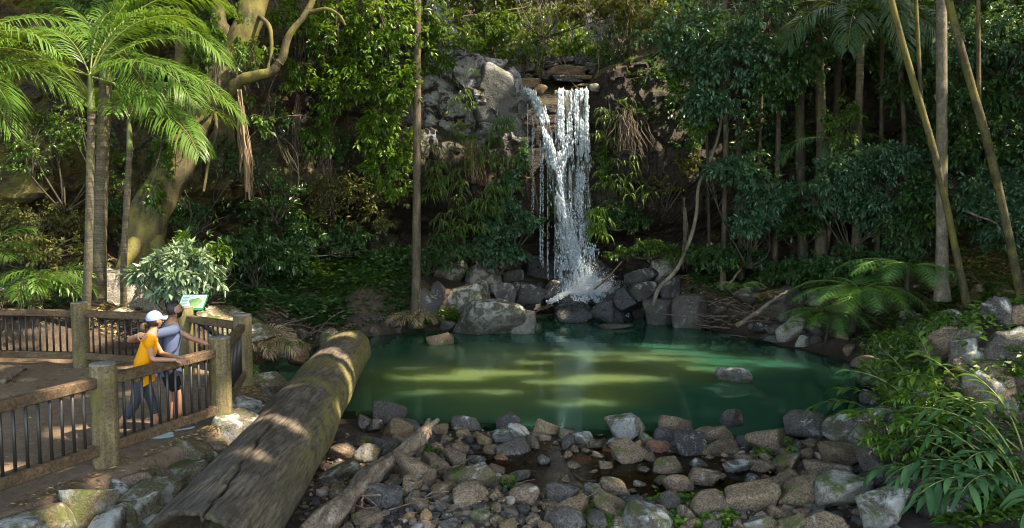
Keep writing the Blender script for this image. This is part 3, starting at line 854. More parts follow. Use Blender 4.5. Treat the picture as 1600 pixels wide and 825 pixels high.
# the many smaller stones on the near shore
rng = np.random.default_rng(11)
DESC = {'brown': 'brown', 'tan': 'tan', 'slate': 'dark grey', 'lichen': 'lichen speckled', 'mossy': 'greenish', 'red': 'reddish', 'dark': 'nearly black'}
cnt = 0; tries = 0
while cnt < 240 and tries < 9000:
    tries += 1
    px = rng.uniform(500, 1420); pyy = rng.uniform(672, 838)
    if pyy < 690 and not (530 < px < 1330): continue
    p = hit(px, pyy); z = p[2]
    # keep clear of the log
    lx = -2.64 - 1.19*(p[1]-7.2)/10.6
    if p[0] < lx + .68: continue
    s = float(np.clip(rng.lognormal(-1.2, .38), .13, .52))
    if any((p[0]-a)**2 + (p[1]-b)**2 < (c*.68+s*.38)**2 for a, b, c in occ): continue
    inpud = ((p[0]-pc[0])/2.0)**2 + ((p[1]-pc[1])/1.1)**2 < 1
    if inpud and rng.random() < .6: continue
    k = rng.choice(['brown','tan','slate','lichen','mossy','red','dark'], p=[.56,.12,.16,.06,.05,.01,.04])
    occ.append((p[0], p[1], s*.5))
    szn = 'small' if s < .22 else 'middling'
    rock(p[0], p[1], (s, s*rng.uniform(.6,.95), s*rng.uniform(.4,.7)), k, 2000+cnt, f'{szn} {DESC[k]} loose stone scattered on the near shore', 'loose stones of the near shore', z=z, sink=.15, sub=3, planes=10, tilt=.2, name='stone', cat='stone')
    cnt += 1
# stones of the far shores and right bank
def bank_rocks(n, box_, sz, kinds, seed, group, labels, sink=.25):
    rng = np.random.default_rng(seed)
    for i in range(n):
        px = rng.uniform(box_[0], box_[2]); pyy = rng.uniform(box_[1], box_[3])
        p = hit(px, pyy); z = p[2]
        if p[1] > 31 or p[1] < 5: continue
        s = rng.uniform(*sz)
        k = rng.choice(kinds)
        rock(p[0], p[1], (s, s*rng.uniform(.6,.95), s*rng.uniform(.5,.8)), k, seed*100+i, labels.format(DESC.get(k, k)), group, z=z, sink=sink, sub=3, planes=10, tilt=.25)
bank_rocks(30, (1375,500,1600,690), (.28,.62), ['brown','lichen','dark','brown'], 21, 'boulders strewn on the right bank', '{} boulder strewn among the plants of the right bank')
bank_rocks(14, (1380,440,1600,500), (.3,.6), ['brown','tan','dark'], 22, 'boulders of the upper right slope', '{} boulder on the leaf covered upper right slope')
bank_rocks(60, (800,452,1000,498), (.5,1.05), ['dark','wet','dark'], 23, 'rubble at the foot of the waterfall', '{} wet rubble rock at the foot of the waterfall', .02)
bank_rocks(34, (1100,480,1345,560), (.3,.7), ['dark','brown','slate'], 24, 'rocks of the far right shore', '{} rock on the far right shore behind the pool')
bank_rocks(12, (575,500,700,522), (.25,.5), ['brown','slate','dark'], 25, 'rocks of the far left shore', '{} rock low on the far left shore')
bank_rocks(8, (400,520,520,560), (.3,.6), ['slate','brown','mossy'], 26, 'rocks behind the fallen log', '{} rock on the bank behind the far end of the log')

# the ledge of natural rock between railing and log
words = ['long low','flat topped','cracked','rounded','broken','white flecked','narrow','wedge shaped','stepped','upright','squat','pale topped','slanting','chipped']
rng = np.random.default_rng(31); i = 0
fy_, fx_ = [p[1] for p in FEN], [p[0] for p in FEN]
for row, (u0, dz) in enumerate([(.30,.0),(.62,-.16),(.88,-.34)]):
    Y = 6.7 + row*.15
    while Y < 14.2:
        W = rng.uniform(.45,.9); xf = np.interp(Y, fy_+[15], fx_+[-4.6]) + .20; xl = log_x(Y) - .66
        if xl - xf < .55 and row == 1: Y += .6; continue
        x = xf + (xl-xf)*u0 + rng.normal()*.04; k = rng.choice(['mossy','brown','lichen','mossy'])
        rock(x, Y, (W, W*rng.uniform(.6,.9), rng.uniform(.5,.62)), k, 700+i, f'{words[i%14]} {DESC[k]} ledge rock {["outside the railing","in the middle row","down beside the log"][row]}, {"near the frame corner" if Y<8.6 else "beside the couple" if Y>10 else "beside the big near post"}', 'ledge rocks under the railing', z=-.52+dz+rng.normal()*.03, sink=.0, rz=rng.uniform(0,3), sub=4, planes=12, tilt=.12, name='ledge_rock', cat='rock', boxy=i%2==0)
        Y += W*.62; i += 1
rock(at(40,455,17.5)[0], 18.3, (5.8,3.0,1.5), 'bleached', 802, 'broad pale sunlit rock slope behind the back railing at the left', z=.1, sink=.2, rz=.2, sub=4, boxy=True, planes=12, name='rock_outcrop', cat='rock')
rock(at(150,470,17.0)[0], 17.3, (3.8,2.4,1.35), 'bleached', 809, 'pale sunlit rock slope behind the railing post and slim palm trunk', z=.0, sink=.2, rz=-.3, sub=4, name='rock_outcrop', cat='rock')
rock(at(345,510,17)[0], 17.6, (2.4,1.5,.3), 'mossy', 803, 'low mossy rock on the bank right of the sign', z=0, sink=.2, sub=4, boxy=True, name='rock_outcrop', cat='rock')
rock(at(468,540,19)[0], 19.2, (.75,.5,.85), 'tan', 804, 'small pale upright stone on the bank behind the far end of the log', z=-.75, sink=.15, sub=4)
rock(at(515,520,20)[0], 20.2, (.95,.7,.8), 'mossy', 805, 'mossy round boulder just behind the far end of the log', z=-.7, sink=.15, sub=4)

# fallen slabs on the lip of the falls
rng = np.random.default_rng(77)
rock(at(778,170,27.6)[0]-.1, 28.45, (1.75,1.3,2.1), 'bluff', 823, 'big white lichened rock shoulder left of the top of the waterfall', z=5.6, sink=.0, sub=5, rz=.1, planes=16, tilt=.05, boxy=True)
for i in range(26):
    px = rng.uniform(795, 975); dep = rng.uniform(30.4, 34.5)
    zt = 7.15 + (dep-30.3)*.42 + rng.uniform(-.1,.15)
    w = rng.uniform(.7,1.9)
    q = at(px, 120, dep)
    rock(q[0], dep, (w, w*.8, rng.uniform(.22,.42)), rng.choice(['dark','wet','brown','red'],p=[.6,.25,.15,.0]), 820+i, 'layered dark slab in the stream bed above the waterfall lip', 'slabs above the waterfall lip', z=zt, sink=.2, rz=rng.uniform(-.3,.3), sub=4, planes=10, tilt=.05, name='slab', cat='slab', boxy=True)
rock(at(843,140,29.9)[0], 29.75, (.55,.45,.42), 'tan', 860, 'small orange brown rock between the two streams at the waterfall lip', z=7.0, sink=.1, sub=3, name='stone', cat='stone')
rock(at(928,140,29.7)[0], 29.6, (.45,.4,.35), 'white', 861, 'small white rock at the right end of the waterfall lip', z=7.05, sink=.1, sub=3, name='stone', cat='stone')
# ---------------------------------------------------------------- railings
def round_post(x, y, z0, z1, r, parent, seed, flat_top=True):
    n = 10
    P = np.stack([np.full(n,x), np.full(n,y), np.linspace(z0, z1, n)],1)
    rr = np.full(n, r); rr[:2] *= 1.03
    V, F = tube(P, rr, 28, .015, 3, seed)
    p = MB().add(V, F).build('post', WOOD['post'], parent)
    zz_ = np.array([z1, z1+.012, z1+.02]); V, F = tube(np.stack([np.full(3,x),np.full(3,y),zz_],1), [r*1.0, r*.99, r*.9], 28)
    MB().add(V, F).build('post_cap', WOOD['posttop'], p)
    return p
def railing(posts, label, seed, rail_z=1.0, inset=.1, bar_sp=.142, r=.148, skip_first=False, side=None, top_z=1.19, tag_group='timber railings of the lookout'):
    root = empty('timber_railing', (posts[0][0], posts[0][1], 0)); off = np.array([posts[0][0], posts[0][1], 0])
    tag(root, label, 'railing', tag_group)
    def b(mb, nm, m, sm=False): 
        o = mb.build(nm, m, root, smooth_=sm); o.location = -off; return o
    for i, (x, y) in enumerate(posts):
        if skip_first and i == 0: continue
        o = round_post(x, y, -.35, top_z, r, root, seed+i); o.location = -off
    for (x0,y0),(x1,y1) in zip(posts[:-1], posts[1:]):
        a = np.array([x0,y0,0.]); c = np.array([x1,y1,0.]); L = np.linalg.norm(c-a); d = (c-a)/L; s = np.array([-d[1], d[0], 0])
        m = (a+c)/2
        V, F = box(m+[0,0,rail_z], (L-.2, .115, .125), bev=.014, dirx=d); b(MB().add(V,F), 'top_rail', WOOD['rail'])
        V, F = box(m+[0,0,.205], (L-.16, .12, .13), bev=.014, dirx=d); b(MB().add(V,F), 'bottom_rail', WOOD['rail'])
        n = int(round((L-.42)/bar_sp)); 
        for k in range(n):
            q = a + d*(.21 + (L-.42)*(k+.5)/n)
            V, F = tube([q+[0,0,.25], q+[0,0,.6], q+[0,0,rail_z-.03]], .0185, 8)
            b(MB().add(V,F), 'baluster', MBAR, True)
    return root
railing(FEN, 'mossy timber railing with black bars that the couple lean on', 10)
railing(BAK, 'timber railing with black bars behind the couple along the far side of the path', 30, skip_first=True)

# ---------------------------------------------------------------- interpretive sign
def sign():
    p = on(300, 520, 0); base = np.array([-6.08, 15.2, -.2])
    root = empty('information_sign', tuple(base))
    tag(root, 'green and white information panel on a post behind the railing corner', 'sign')
    V, F = box((0,0,.62), (.08,.08,1.3), bev=.01, dirx=(0,0,1)) if False else box((0,0,.6), (.09,.09,1.25))
    MB().add(V,F).build('post', WOOD['post'], root, smooth_=False)
    M = Matrix.Translation((0,0,1.36)) @ Matrix.Rotation(R(-8),4,'Z') @ Matrix.Rotation(R(48),4,'X')
    def pt(bx, size, nm, mat, par):
        V, F = box(bx, size); V = (np.array(M)[:3,:3] @ V.T).T + np.array(M)[:3,3]
        return MB().add(V,F).build(nm, mat, par, smooth_=False)
    W, H = .52, .36
    pan = pt((0,0,0), (W,H,.03), 'panel', plain('sign green frame', (.02,.16,.06), .4), root)
    pt((-.0,.02,.017), (W-.03,H-.07,.006), 'panel_face', plain('sign pale face', (.62,.74,.68), .35, var=.08), pan)
    # printed picture: an oval green landscape illustration, text lines at the left
    th = np.linspace(0,2*np.pi,32,endpoint=False); V = np.stack([.07+.13*np.cos(th)*(1+.15*np.sin(3*th)), -.01+.10*np.sin(th)*(1+.12*np.cos(5*th)), np.full(32,.0225)],1); V = np.vstack([V,[.07,0,.0225]])
    V = (np.array(M)[:3,:3] @ V.T).T + np.array(M)[:3,3]
    F = np.stack([np.arange(32),(np.arange(32)+1)%32,np.full(32,32)],1)
    new_mesh('illustration', V, F, mats=plain('printed landscape', (.16,.30,.10), .4, var=.6, scale=30), parent=pan)
    for k in range(6):
        pt((-.16,.10-.034*k,.0215), (.13-.03*(k%2),.007,.002), 'text_line', plain('printed text', (.06,.2,.12), .5), pan)
sign()

# ---------------------------------------------------------------- the fallen log
def log():
    A = np.array([-2.99,7.2,-.32]); B = np.array([-3.81,18.7,-.44])
    n, ns = 220, 150
    t = np.linspace(0,1,n)
    P = A + (B-A)*t[:,None]
    P[:,0] += .05*np.sin(t*5.2)
    rad = .575 - .06*t**1.2 + .035*np.exp(-((t-.44)/.05)**2) + .02*np.exp(-((t-.66)/.05)**2)
    V, F = tube(P, rad, ns, 0, cap=False)
    th = np.tile(np.linspace(0,2*np.pi,ns,endpoint=False), n); tt = np.repeat(t, ns)
    C = np.repeat(P, ns, 0); ring = V - C
    # long grain ridges, checks and knots
    gr = fbm(np.stack([np.cos(th)*5, np.sin(th)*5, tt*6],1), 61, 4)*.034 + fbm(np.stack([np.cos(th)*16, np.sin(th)*16, tt*9],1), 62, 3)*.02
    up = ring[:,2]/np.linalg.norm(ring,axis=1); rt = ring[:,0]/np.linalg.norm(ring,axis=1)
    ang = np.arctan2(rt, up)
    crack_c = .30 - .9*tt + .10*fbm(np.stack([tt*40,tt*0,tt*0],1), 63, 4)
    crack = np.exp(-((ang-crack_c)/(.016+.05*np.clip(.12-tt,0,1)))**2)*smooth(.30,.22,tt)
    crack2 = np.exp(-((ang+.55-.1*np.sin(tt*22))/.02)**2)*smooth(.5,.42,tt)*smooth(.3,.38,tt)*.4
    knot = sum(a*np.exp(-(((tt-t0)/.008)**2+((ang-a0)/.08)**2)) for t0,a0,a in [(.10,.55,.07),(.13,-.3,.05),(.3,.6,.04),(.5,-.2,.05)])
    V = C + ring*(1 + gr + knot*1.0 - .14*crack - .05*crack2)[:,None]
    axd = norm(B-A)
    for kk in range(5): V[(n-1-kk)*ns:(n-kk)*ns] += axd*(fbm(np.stack([np.cos(th[:ns])*2.2,np.sin(th[:ns])*2.2,th[:ns]*0],1),77,4)*.42*(1-kk/5))[:,None]
    root = new_mesh('fallen_log', V, F, mats=LOGM); tag(root, 'huge weathered fallen log with a long crack lying from the path into the pool', 'log')
    addattr(root, 'crack', np.clip(crack+crack2,0,1))
    addattr(root, 'along', tt)
    addattr(root, 'side', rt)
    # broken dark near end and jagged far end
    for (idx, nm, dpt, mat_, sgn) in [(0,'hollow_end',.5,'bark_dark',1),(n-1,'broken_end',.15,'log',-1)]:
        ringv = V[idx*ns:(idx+1)*ns]; c = P[idx]; ax = norm(B-A)*sgn
        mb = []; rr_ = [1,.93,.80,.55,.2] if sgn > 0 else [1,.96,.8,.5,.2]; dd = [0,-.03,dpt*.3,dpt*.8,dpt] if sgn > 0 else [0,.02,.06,.08,.05]
        rng = np.random.default_rng(5)
        for r_, d_ in zip(rr_, dd):
            mb.append(c + (ringv-c)*r_ + ax*d_ + ax*(rng.normal(size=(ns,1))*.015 if r_<1 else 0))
        VV = np.concatenate(mb); m = len(rr_)
        i = np.arange(m-1)[:,None]*ns; j = np.arange(ns)[None]; k = (j+1)%ns
        FF = np.stack([i+j,i+k,i+ns+k,i+ns+j],-1).reshape(-1,4)
        VV = np.vstack([VV, c+ax*dpt]); F3 = np.stack([(m-1)*ns+np.arange(ns),(m-1)*ns+(np.arange(ns)+1)%ns,np.full(ns,m*ns)],1)
        new_mesh(nm, VV, [FF,F3], mats=WOOD[mat_], parent=root)
def mk_log():
    t = NT('fallen log wood surface'); v = t.coord('Object', (6,.8,6)); v2 = t.coord('Object')
    n1 = t.noise(v, 1.2, 10, .7, .7); n2 = t.noise(v2, 1.1, 6, .6); n3 = t.noise(v2, 26, 5, .7)
    nf = t.noise(t.coord('Object', (28,2.2,28)), 1.0, 6, .7)
    c = t.ramp(n1, [(.3, (.060,.047,.037)), (.48, (.13,.102,.078)), (.62, (.19,.15,.115)), (.75, (.26,.215,.165))])
    c = t.mix(t.ramp(n2, [(.42, 0), (.6, .75)]), c, (.085,.072,.062))
    c = t.mix(t.ramp(nf, [(.40, .85), (.53, 0)]), c, (.035,.027,.021))
    c = t.mix(t.ramp(nf, [(.58, 0), (.7, .6)]), c, (.30,.25,.19))
    c = t.mix(t.ramp(t.noise(v2, 2.6, 7, .7), [(.55, 0), (.62, .7)]), c, (.05,.04,.032))
    al, sd = t.attr('along'), t.attr('side')
    # moss band near the middle and down the pool side
    band = t.ramp(al, [(.46, 0), (.50, .75), (.53, .2), (.56, 0), (.66, .6), (.69, 0), (.84, 0), (.92, .5)])
    sidem = t.math('MULTIPLY', t.ramp(sd, [(.62, 0), (.9, .7)]), t.ramp(al, [(.15, .2), (.4, 1)]))
    mf = t.math('MULTIPLY', t.math('MAXIMUM', band, sidem), t.ramp(t.noise(v2, 3.5, 8, .7), [(.38, 0), (.56, 1)]))
    c = t.mix(mf, c, (.22,.20,.045))
    c = t.mix(t.attr('crack'), c, (.006,.005,.004))
    h = t.math('ADD', t.math('MULTIPLY', n1, .6), t.math('ADD', t.math('MULTIPLY', nf, .5), t.math('MULTIPLY', n3, .2)))
    return t.fin(c, .82, t.bump(h, .9, .03), spec=.3)
LOGM = mk_log()
log()

# ---------------------------------------------------------------- leaning driftwood
def drift():
    A = at(478, 835, 8.6); A[2] = -.62
    B = at(672, 690, 12.3); B[2] = -.42
    n, ns = 90, 28
    t = np.linspace(0,1,n); P = A+(B-A)*t[:,None]
    P[:,2] += .05*np.sin(t*6.5)+.06*t; P[:,0] += .05*np.sin(t*9)
    rad = .135 - .05*t + .02*np.sin(t*17)
    rad[-6:] *= np.linspace(1,.55,6)
    V, F = tube(P, rad, ns, 0, cap=False)
    C = np.repeat(P, ns, 0); th = np.tile(np.linspace(0,2*np.pi,ns,endpoint=False), n); tt = np.repeat(t, ns)
    gr = fbm(np.stack([np.cos(th)*3+tt*2, np.sin(th)*3, tt*5],1), 71, 4)*.42 + fbm(np.stack([np.cos(th)*9, np.sin(th)*9, tt*10],1), 72, 3)*.1
    V = C + (V-C)*(1+gr)[:,None]
    V = np.vstack([V, P[0], P[-1]]); m = n*ns; jj=np.arange(ns); kk=(jj+1)%ns
    F3 = np.vstack([np.stack([np.full(ns,m),kk,jj],-1), np.stack([np.full(ns,m+1),(n-1)*ns+jj,(n-1)*ns+kk],-1)])
    root = new_mesh('driftwood', V, [F[0],F3] if isinstance(F,list) else [F,F3], mats=WOOD['drift'])
    tag(root, 'weathered grey brown driftwood trunk lying across the near stones with a forked broken tip', 'driftwood')
    for k,(d,l,r) in enumerate([((.38,.5,.25),.3,.075),((.05,.6,.22),.28,.085)]):
        q = P[-8]; dd = norm(d)
        V,F = tube(spline([q-dd*.1,q+dd*l*.5,q+dd*l],14), np.linspace(r*1.1,r*.35,14), 14, .45, 9, 80+k)
        MB().add(V,F).build('broken_fork', WOOD['drift'], root)
drift()

def stick(pts, r0, r1, label, group=None, mat='stick', name='stick', cat='stick', n=24, bump=.2, seed=0):
    P = spline(pts, n); rng = np.random.default_rng(seed)
    P[1:-1] += rng.normal(size=(n-2,3))*r0*.25
    V,F = tube(P, np.linspace(r0,r1,n), 8, bump, 6, seed)
    o = MB().add(V,F).build(name, WOOD[mat], origin=P[0]); return tag(o, label, cat, group)

# ---------------------------------------------------------------- the waterfall
def mk_fall():
    t = NT('falling water'); t.bs.inputs['Base Color'].default_value = (.78,.86,.93,1); t.bs.inputs['Roughness'].default_value = .25
    t.bs.inputs['Specular IOR Level'].default_value = .8
    tr = t.t.nodes.new('ShaderNodeBsdfTranslucent'); tr.inputs[0].default_value = (.72,.84,.95,1)
    mx = t.t.nodes.new('ShaderNodeMixShader'); mx.inputs[0].default_value = .45
    t.t.links.new(t.bs.outputs[0], mx.inputs[1]); t.t.links.new(tr.outputs[0], mx.inputs[2]); t.t.links.new(mx.outputs[0], t.out.inputs[0])
    return t.m
def mk_veil(op):
    t = NT('thin water veil'); P = t.geo('Position'); mp = t.t.nodes.new('ShaderNodeMapping'); t.t.links.new(P, mp.inputs[0]); mp.inputs['Scale'].default_value = (9,2,.9)
    n = t.noise(mp.outputs[0], 1.6, 6, .7, .3)
    t.bs.inputs['Base Color'].default_value = (.7,.78,.86,1); t.bs.inputs['Roughness'].default_value = .2
    tr = t.t.nodes.new('ShaderNodeBsdfTransparent'); mx = t.t.nodes.new('ShaderNodeMixShader')
    t.t.links.new(t.ramp(n, [(.44, 0), (.72, op)]), mx.inputs[0]); t.t.links.new(tr.outputs[0], mx.inputs[1]); t.t.links.new(t.bs.outputs[0], mx.inputs[2]); t.t.links.new(mx.outputs[0], t.out.inputs[0])
    return t.m
MFALL = mk_fall(); MVEIL = mk_veil(.5)
OCT_V = np.array([[1,0,0],[0,1,0],[-1,0,0],[0,-1,0],[0,0,1],[0,0,-1.]]); OCT_F = np.array([[0,1,4],[1,2,4],[2,3,4],[3,0,4],[1,0,5],[2,1,5],[3,2,5],[0,3,5]])
def drops(C, sz, el, mat, name, parent, D=None):
    n = len(C); sc = np.stack([sz, sz, sz*el],1)
    V = OCT_V[None]*sc[:,None]
    if D is not None:                                   # shear along the fall direction
        V[:,:,0] += V[:,:,2]*D[:,None]
    V = (V + C[:,None]).reshape(-1,3); F = (np.arange(n)[:,None,None]*6 + OCT_F[None]).reshape(-1,3)
    return new_mesh(name, V, F, mats=mat, parent=parent)
def waterfall():
    rng = np.random.default_rng(3)
    root = empty('waterfall', (1.9, 29.0, -.3)); off = np.array([1.9,29.0,-.3])
    tag(root, 'white waterfall in two streams dropping from the rock lip into the pool', 'waterfall')
    def fin(o): o.location = -off
    ZT, ZB = 7.04, -.2
    Y0 = 29.35
    # paths (px at fractions of the drop)
    def lx(f): return np.interp(f, [0,.05,.14,.27,.4,.55,.71,.87,1], [822,834,847,858,866,876,890,904,914])
    def X(px, Y): return (px-800)/FPX*Y
    # 1 left stream: thick, curving to the right
    n = 12000; f = rng.random(n)**.92
    z = ZT - (ZT-ZB)*f; Y = Y0 - .25 - .75*np.sqrt(f) + rng.normal(size=n)*.12
    strand = rng.normal(size=n)*(3.2+4.5*f)
    clump = fbm(np.stack([strand*.25, z*2.0, z*0],1), 5, 3)
    keep = (clump > -.15 + .02*np.abs(strand)) 
    z, Y, strand, f = z[keep], Y[keep], strand[keep], f[keep]
    C = np.stack([X(lx(f)+strand, Y), Y, z],1)
    fin(drops(C, .006+.019*rng.random(len(C))**2.4*(1.3-.4*f), 2.5+4*rng.random(len(C))*(1.2-f), MFALL, 'left_stream', root, np.full(len(C), -.1)))
    # 2 right curtain: strings of droplets
    n = 21000; f = rng.random(n)**1.02
    ns = 60; sx = np.sort(rng.uniform(868, 917, ns)); wgt = .15+rng.random(ns)**2.0*1.0+ .9*np.exp(-((sx-874)/4)**2)+.7*np.exp(-((sx-911)/5)**2); si = rng.choice(ns, n, p=wgt/wgt.sum())
    base = sx[si] + (sx[si]-892)*.10*f + 12*f**1.6 + 3*np.sin(sx[si]*1.3+f*3)*f
    j = rng.normal(size=n)*(.7+5.2*f**1.3)
    z = ZT - (ZT-ZB)*f; Y = Y0 - .2 - .55*np.sqrt(f) + rng.normal(size=n)*(.05+.18*f)
    br = fbm(np.stack([base*.16, z*1.6, z*0],1), 15, 3)
    keep = br > .0 - .12*(1-f)
    base, j, z, Y, f = base[keep], j[keep], z[keep], Y[keep], f[keep]
    C = np.stack([X(base+j, Y), Y, z],1)
    fin(drops(C, .005+.018*rng.random(len(C))**3, 2.5+5*rng.random(len(C))*(1.15-f), MFALL, 'right_curtain', root))
    # 3 fine drip lines left below the first stream
    n = 1700; sx = rng.uniform(819, 858, 16); si = rng.integers(0, 16, n); f = rng.random(n)*np.clip((sx[si]-812)/40,.2,.6)+ (sx[si]-819)/110
    f = np.clip(f + .02, 0, 1); z = ZT-(ZT-ZB)*f; Y = np.full(n, Y0-.3)
    C = np.stack([X(sx[si]+rng.normal(size=n)*.3, Y), Y, z],1)
    fin(drops(C, .004+.005*rng.random(n), 4+5*rng.random(n), MFALL, 'drip_lines', root))
    # 4 veils: thin broken sheets behind the drops
    for nm, fx0, fx1, f1 in [('water_veil', lambda f: 866-f*0, lambda f: 919+6*f, 1.0), ('water_veil', lambda f: lx(f)-10-4*f, lambda f: lx(f)+9+4*f, 1.0)]:
        fr = np.linspace(0,f1,60); u = np.linspace(0,1,16)
        G = []
        for a in fr:
            yy = Y0 - .15 - .6*math.sqrt(a)
            for b in u: G.append((X(fx0(a)*(1-b)+fx1(a)*b, yy), yy+.08*math.sin(b*19+a*5), ZT-(ZT-ZB)*a))
        V = np.array(G); ii = (np.arange(59)[:,None]*16+np.arange(15)[None]).ravel(); F = np.stack([ii,ii+1,ii+17,ii+16],1)
        fin(new_mesh(nm, V, F, mats=MVEIL, parent=root))
    # 5 splash where it lands
    n = 9000; a = rng.random(n)*6.28; rr = np.abs(rng.normal(size=n))*.46
    cx = X(916, 28.4)
    C = np.stack([cx+.12+rr*np.cos(a)*1.25, 28.3+rr*np.sin(a)*.8, -.15+np.abs(rng.normal(size=n))*.42*np.exp(-rr*.7)],1)
    fin(drops(C, .004+.011*rng.random(n)**2, 1+rng.random(n), MFALL, 'splash', root))
    # 6 runnels between the rocks down to the pool
    RC = []
    for pts in [[(905,455,28.3,-.1),(890,474,28.0,-.45),(880,490,27.6,-.8),(872,502,27.2,-1.0)],[(915,455,28.3,-.05),(912,470,28.0,-.4),(905,484,27.7,-.7),(900,500,27.2,-1.0)],
                [(925,455,28.3,-.1),(945,464,28.0,-.35),(965,480,27.7,-.75),(978,494,27.3,-1.0)],[(920,455,28.3,-.1),(936,470,28,-.45),(950,482,27.7,-.7),(958,500,27.3,-1.0)],[(900,455,28.3,-.1),(880,462,28.1,-.3),(862,474,27.8,-.6)]]:
        Q = np.array([at(a, b, c) for a,b,c,_ in pts])
        P = spline(Q, 26); 
        for k in range(6):
            PP = P + rng.normal(size=3)*[.10,.05,.04] + .05*np.stack([vnoise(P*3+k*9,k),vnoise(P*3+k*9,k+9),vnoise(P*3+k*9,k+5)],1)
            RC.append(PP[rng.integers(0,26,190)] + rng.normal(size=(190,3))*[.05,.05,.025])
    RC = np.concatenate(RC); fin(drops(RC, .008+.02*rng.random(len(RC))**3, .8+.6*rng.random(len(RC)), MFALL, 'runnels', root))
    E,F = ico(3); t = NT('fine spray'); t.t.nodes.remove(t.bs); vs = t.t.nodes.new('ShaderNodeVolumePrincipled'); vs.inputs['Density'].default_value = .09; vs.inputs['Color'].default_value = (.85,.92,1,1)
    t.t.links.new(vs.outputs[0], t.out.inputs['Volume'])
    fin(new_mesh('spray', E*[.95,.55,.9]+[cx+.1,28.2,.2], F, mats=t.m, parent=root))
waterfall()
# ---------------------------------------------------------------- the couple
def skin_mesh(name, verts, edges, radii, root=0, sub=2):
    """verts {key: (x,y,z)}, edges [(a,b)], radii {key: r or (rx,ry)} -> (V, polygons)"""
    keys = list(verts); ix = {k:i for i,k in enumerate(keys)}
    me = bpy.data.meshes.new('tmp'); me.from_pydata([tuple(verts[k]) for k in keys], [(ix[a],ix[b]) for a,b in edges], [])
    ob = bpy.data.objects.new('tmp', me); COL.objects.link(ob)
    md = ob.modifiers.new('s','SKIN'); md.use_smooth_shade = True
    for k in keys:
        r = radii[k]; sv = me.skin_vertices[0].data[ix[k]]; sv.radius = r if isinstance(r, tuple) else (r, r)
        sv.use_root = (ix[k] == root)
    ss = ob.modifiers.new('u','SUBSURF'); ss.levels = sub; ss.render_levels = sub
    dg = bpy.context.evaluated_depsgraph_get(); dg.update()
    em = bpy.data.meshes.new_from_object(ob.evaluated_get(dg))
    V = np.array([v.co[:] for v in em.vertices]); P = [tuple(p.vertices) for p in em.polygons]
    bpy.data.objects.remove(ob); bpy.data.meshes.remove(me); bpy.data.meshes.remove(em)
    return V, P
def pymesh(name, pieces, mats, parent):
    """pieces: [(V, polys, material index)] joined into one mesh"""
    Vs=[];Ps=[];M=[];n=0
    for V,P,m in pieces:
        Vs.append(np.asarray(V)); Ps += [tuple(int(i)+n for i in p) for p in P]; M += [m]*len(P); n += len(V)
    me = bpy.data.meshes.new(name); me.from_pydata([tuple(v) for v in np.vstack(Vs)], [], Ps)
    for m in mats: me.materials.append(m)
    me.polygons.foreach_set('material_index', M); me.polygons.foreach_set('use_smooth', [True]*len(Ps)); me.update()
    o = bpy.data.objects.new(name, me); return link(o, parent)
def frame(fwd, up):
    f = norm(fwd); s = norm(np.cross(f, up)); u = np.cross(s, f); return np.array([s, f, u])     # local x right, y forward, z up
def head_shape(C, fwd, up, h=.235):
    """skull and face as one deformed sphere; local x right, y forward, z up"""
    V, F = ico(4); V = V.copy(); x,y,z = V[:,0],V[:,1],V[:,2]
    w, d = .33*h*1.02, .41*h
    P = np.stack([x*w, y*d, z*h*.5],1)
    # jaw narrows and comes forward
    low = smooth(-.1,-1,z); P[:,0] *= 1-.30*low; P[:,1] = P[:,1]*(1-.22*low)+ .012*low
    front = smooth(.2,.9,y)
    P[:,1] -= .010*front*smooth(.35,.1,np.abs(z-.12))*smooth(.1,.35,np.abs(x))        # eye hollows
    P[:,1] += .009*front*np.exp(-((z-.27)/.09)**2)*smooth(.75,.2,np.abs(x))                     # brow
    nose = np.exp(-(x/.17)**2)*smooth(.22,-.18,z)*smooth(-.36,-.2,z)*(y>0); P[:,1] += .028*nose
    P[:,1] += .008*np.exp(-(x/.30)**2)*(np.exp(-((z+.47)/.055)**2)+np.exp(-((z+.60)/.06)**2)*.9)*(y>0)   # lips
    P[:,1] += .012*np.exp(-(x/.3)**2)*np.exp(-((z+.88)/.13)**2)*(y>-.2)                 # chin
    Rm = frame(fwd, up)
    ears = []
    for sg in (-1,1):
        E,_ = ico(3); E = E*[.010,.020,.033]; E[:,0] += sg*(w*.99); E[:,1] -= .008; E[:,2] += -.002; ears.append(E@Rm+C)
    eyes = []
    for sg in (-1,1):
        E,_ = ico(2); E = E*.0125; E += [sg*.031, d*.845, .013]; eyes.append(E@Rm+C)
    return P@Rm+C, F, ears, eyes, Rm
def finger_chain(base, d, curl_dir, lens, r):
    pts = [np.array(base)]; dd = norm(d); c = norm(curl_dir)
    for i,(l,a) in enumerate(lens):
        dd = norm(dd*math.cos(a)+c*math.sin(a)); c = norm(c - dd*np.dot(c,dd)); pts.append(pts[-1]+dd*l)
    V,F = tube(spline(pts, 12), np.linspace(r, r*.72, 12), 8)
    tip,tf = ico(1); 
    return [(V, [tuple(q) for f in F for q in f]), (tip*r*.74+pts[-1], [tuple(q) for q in tf])]
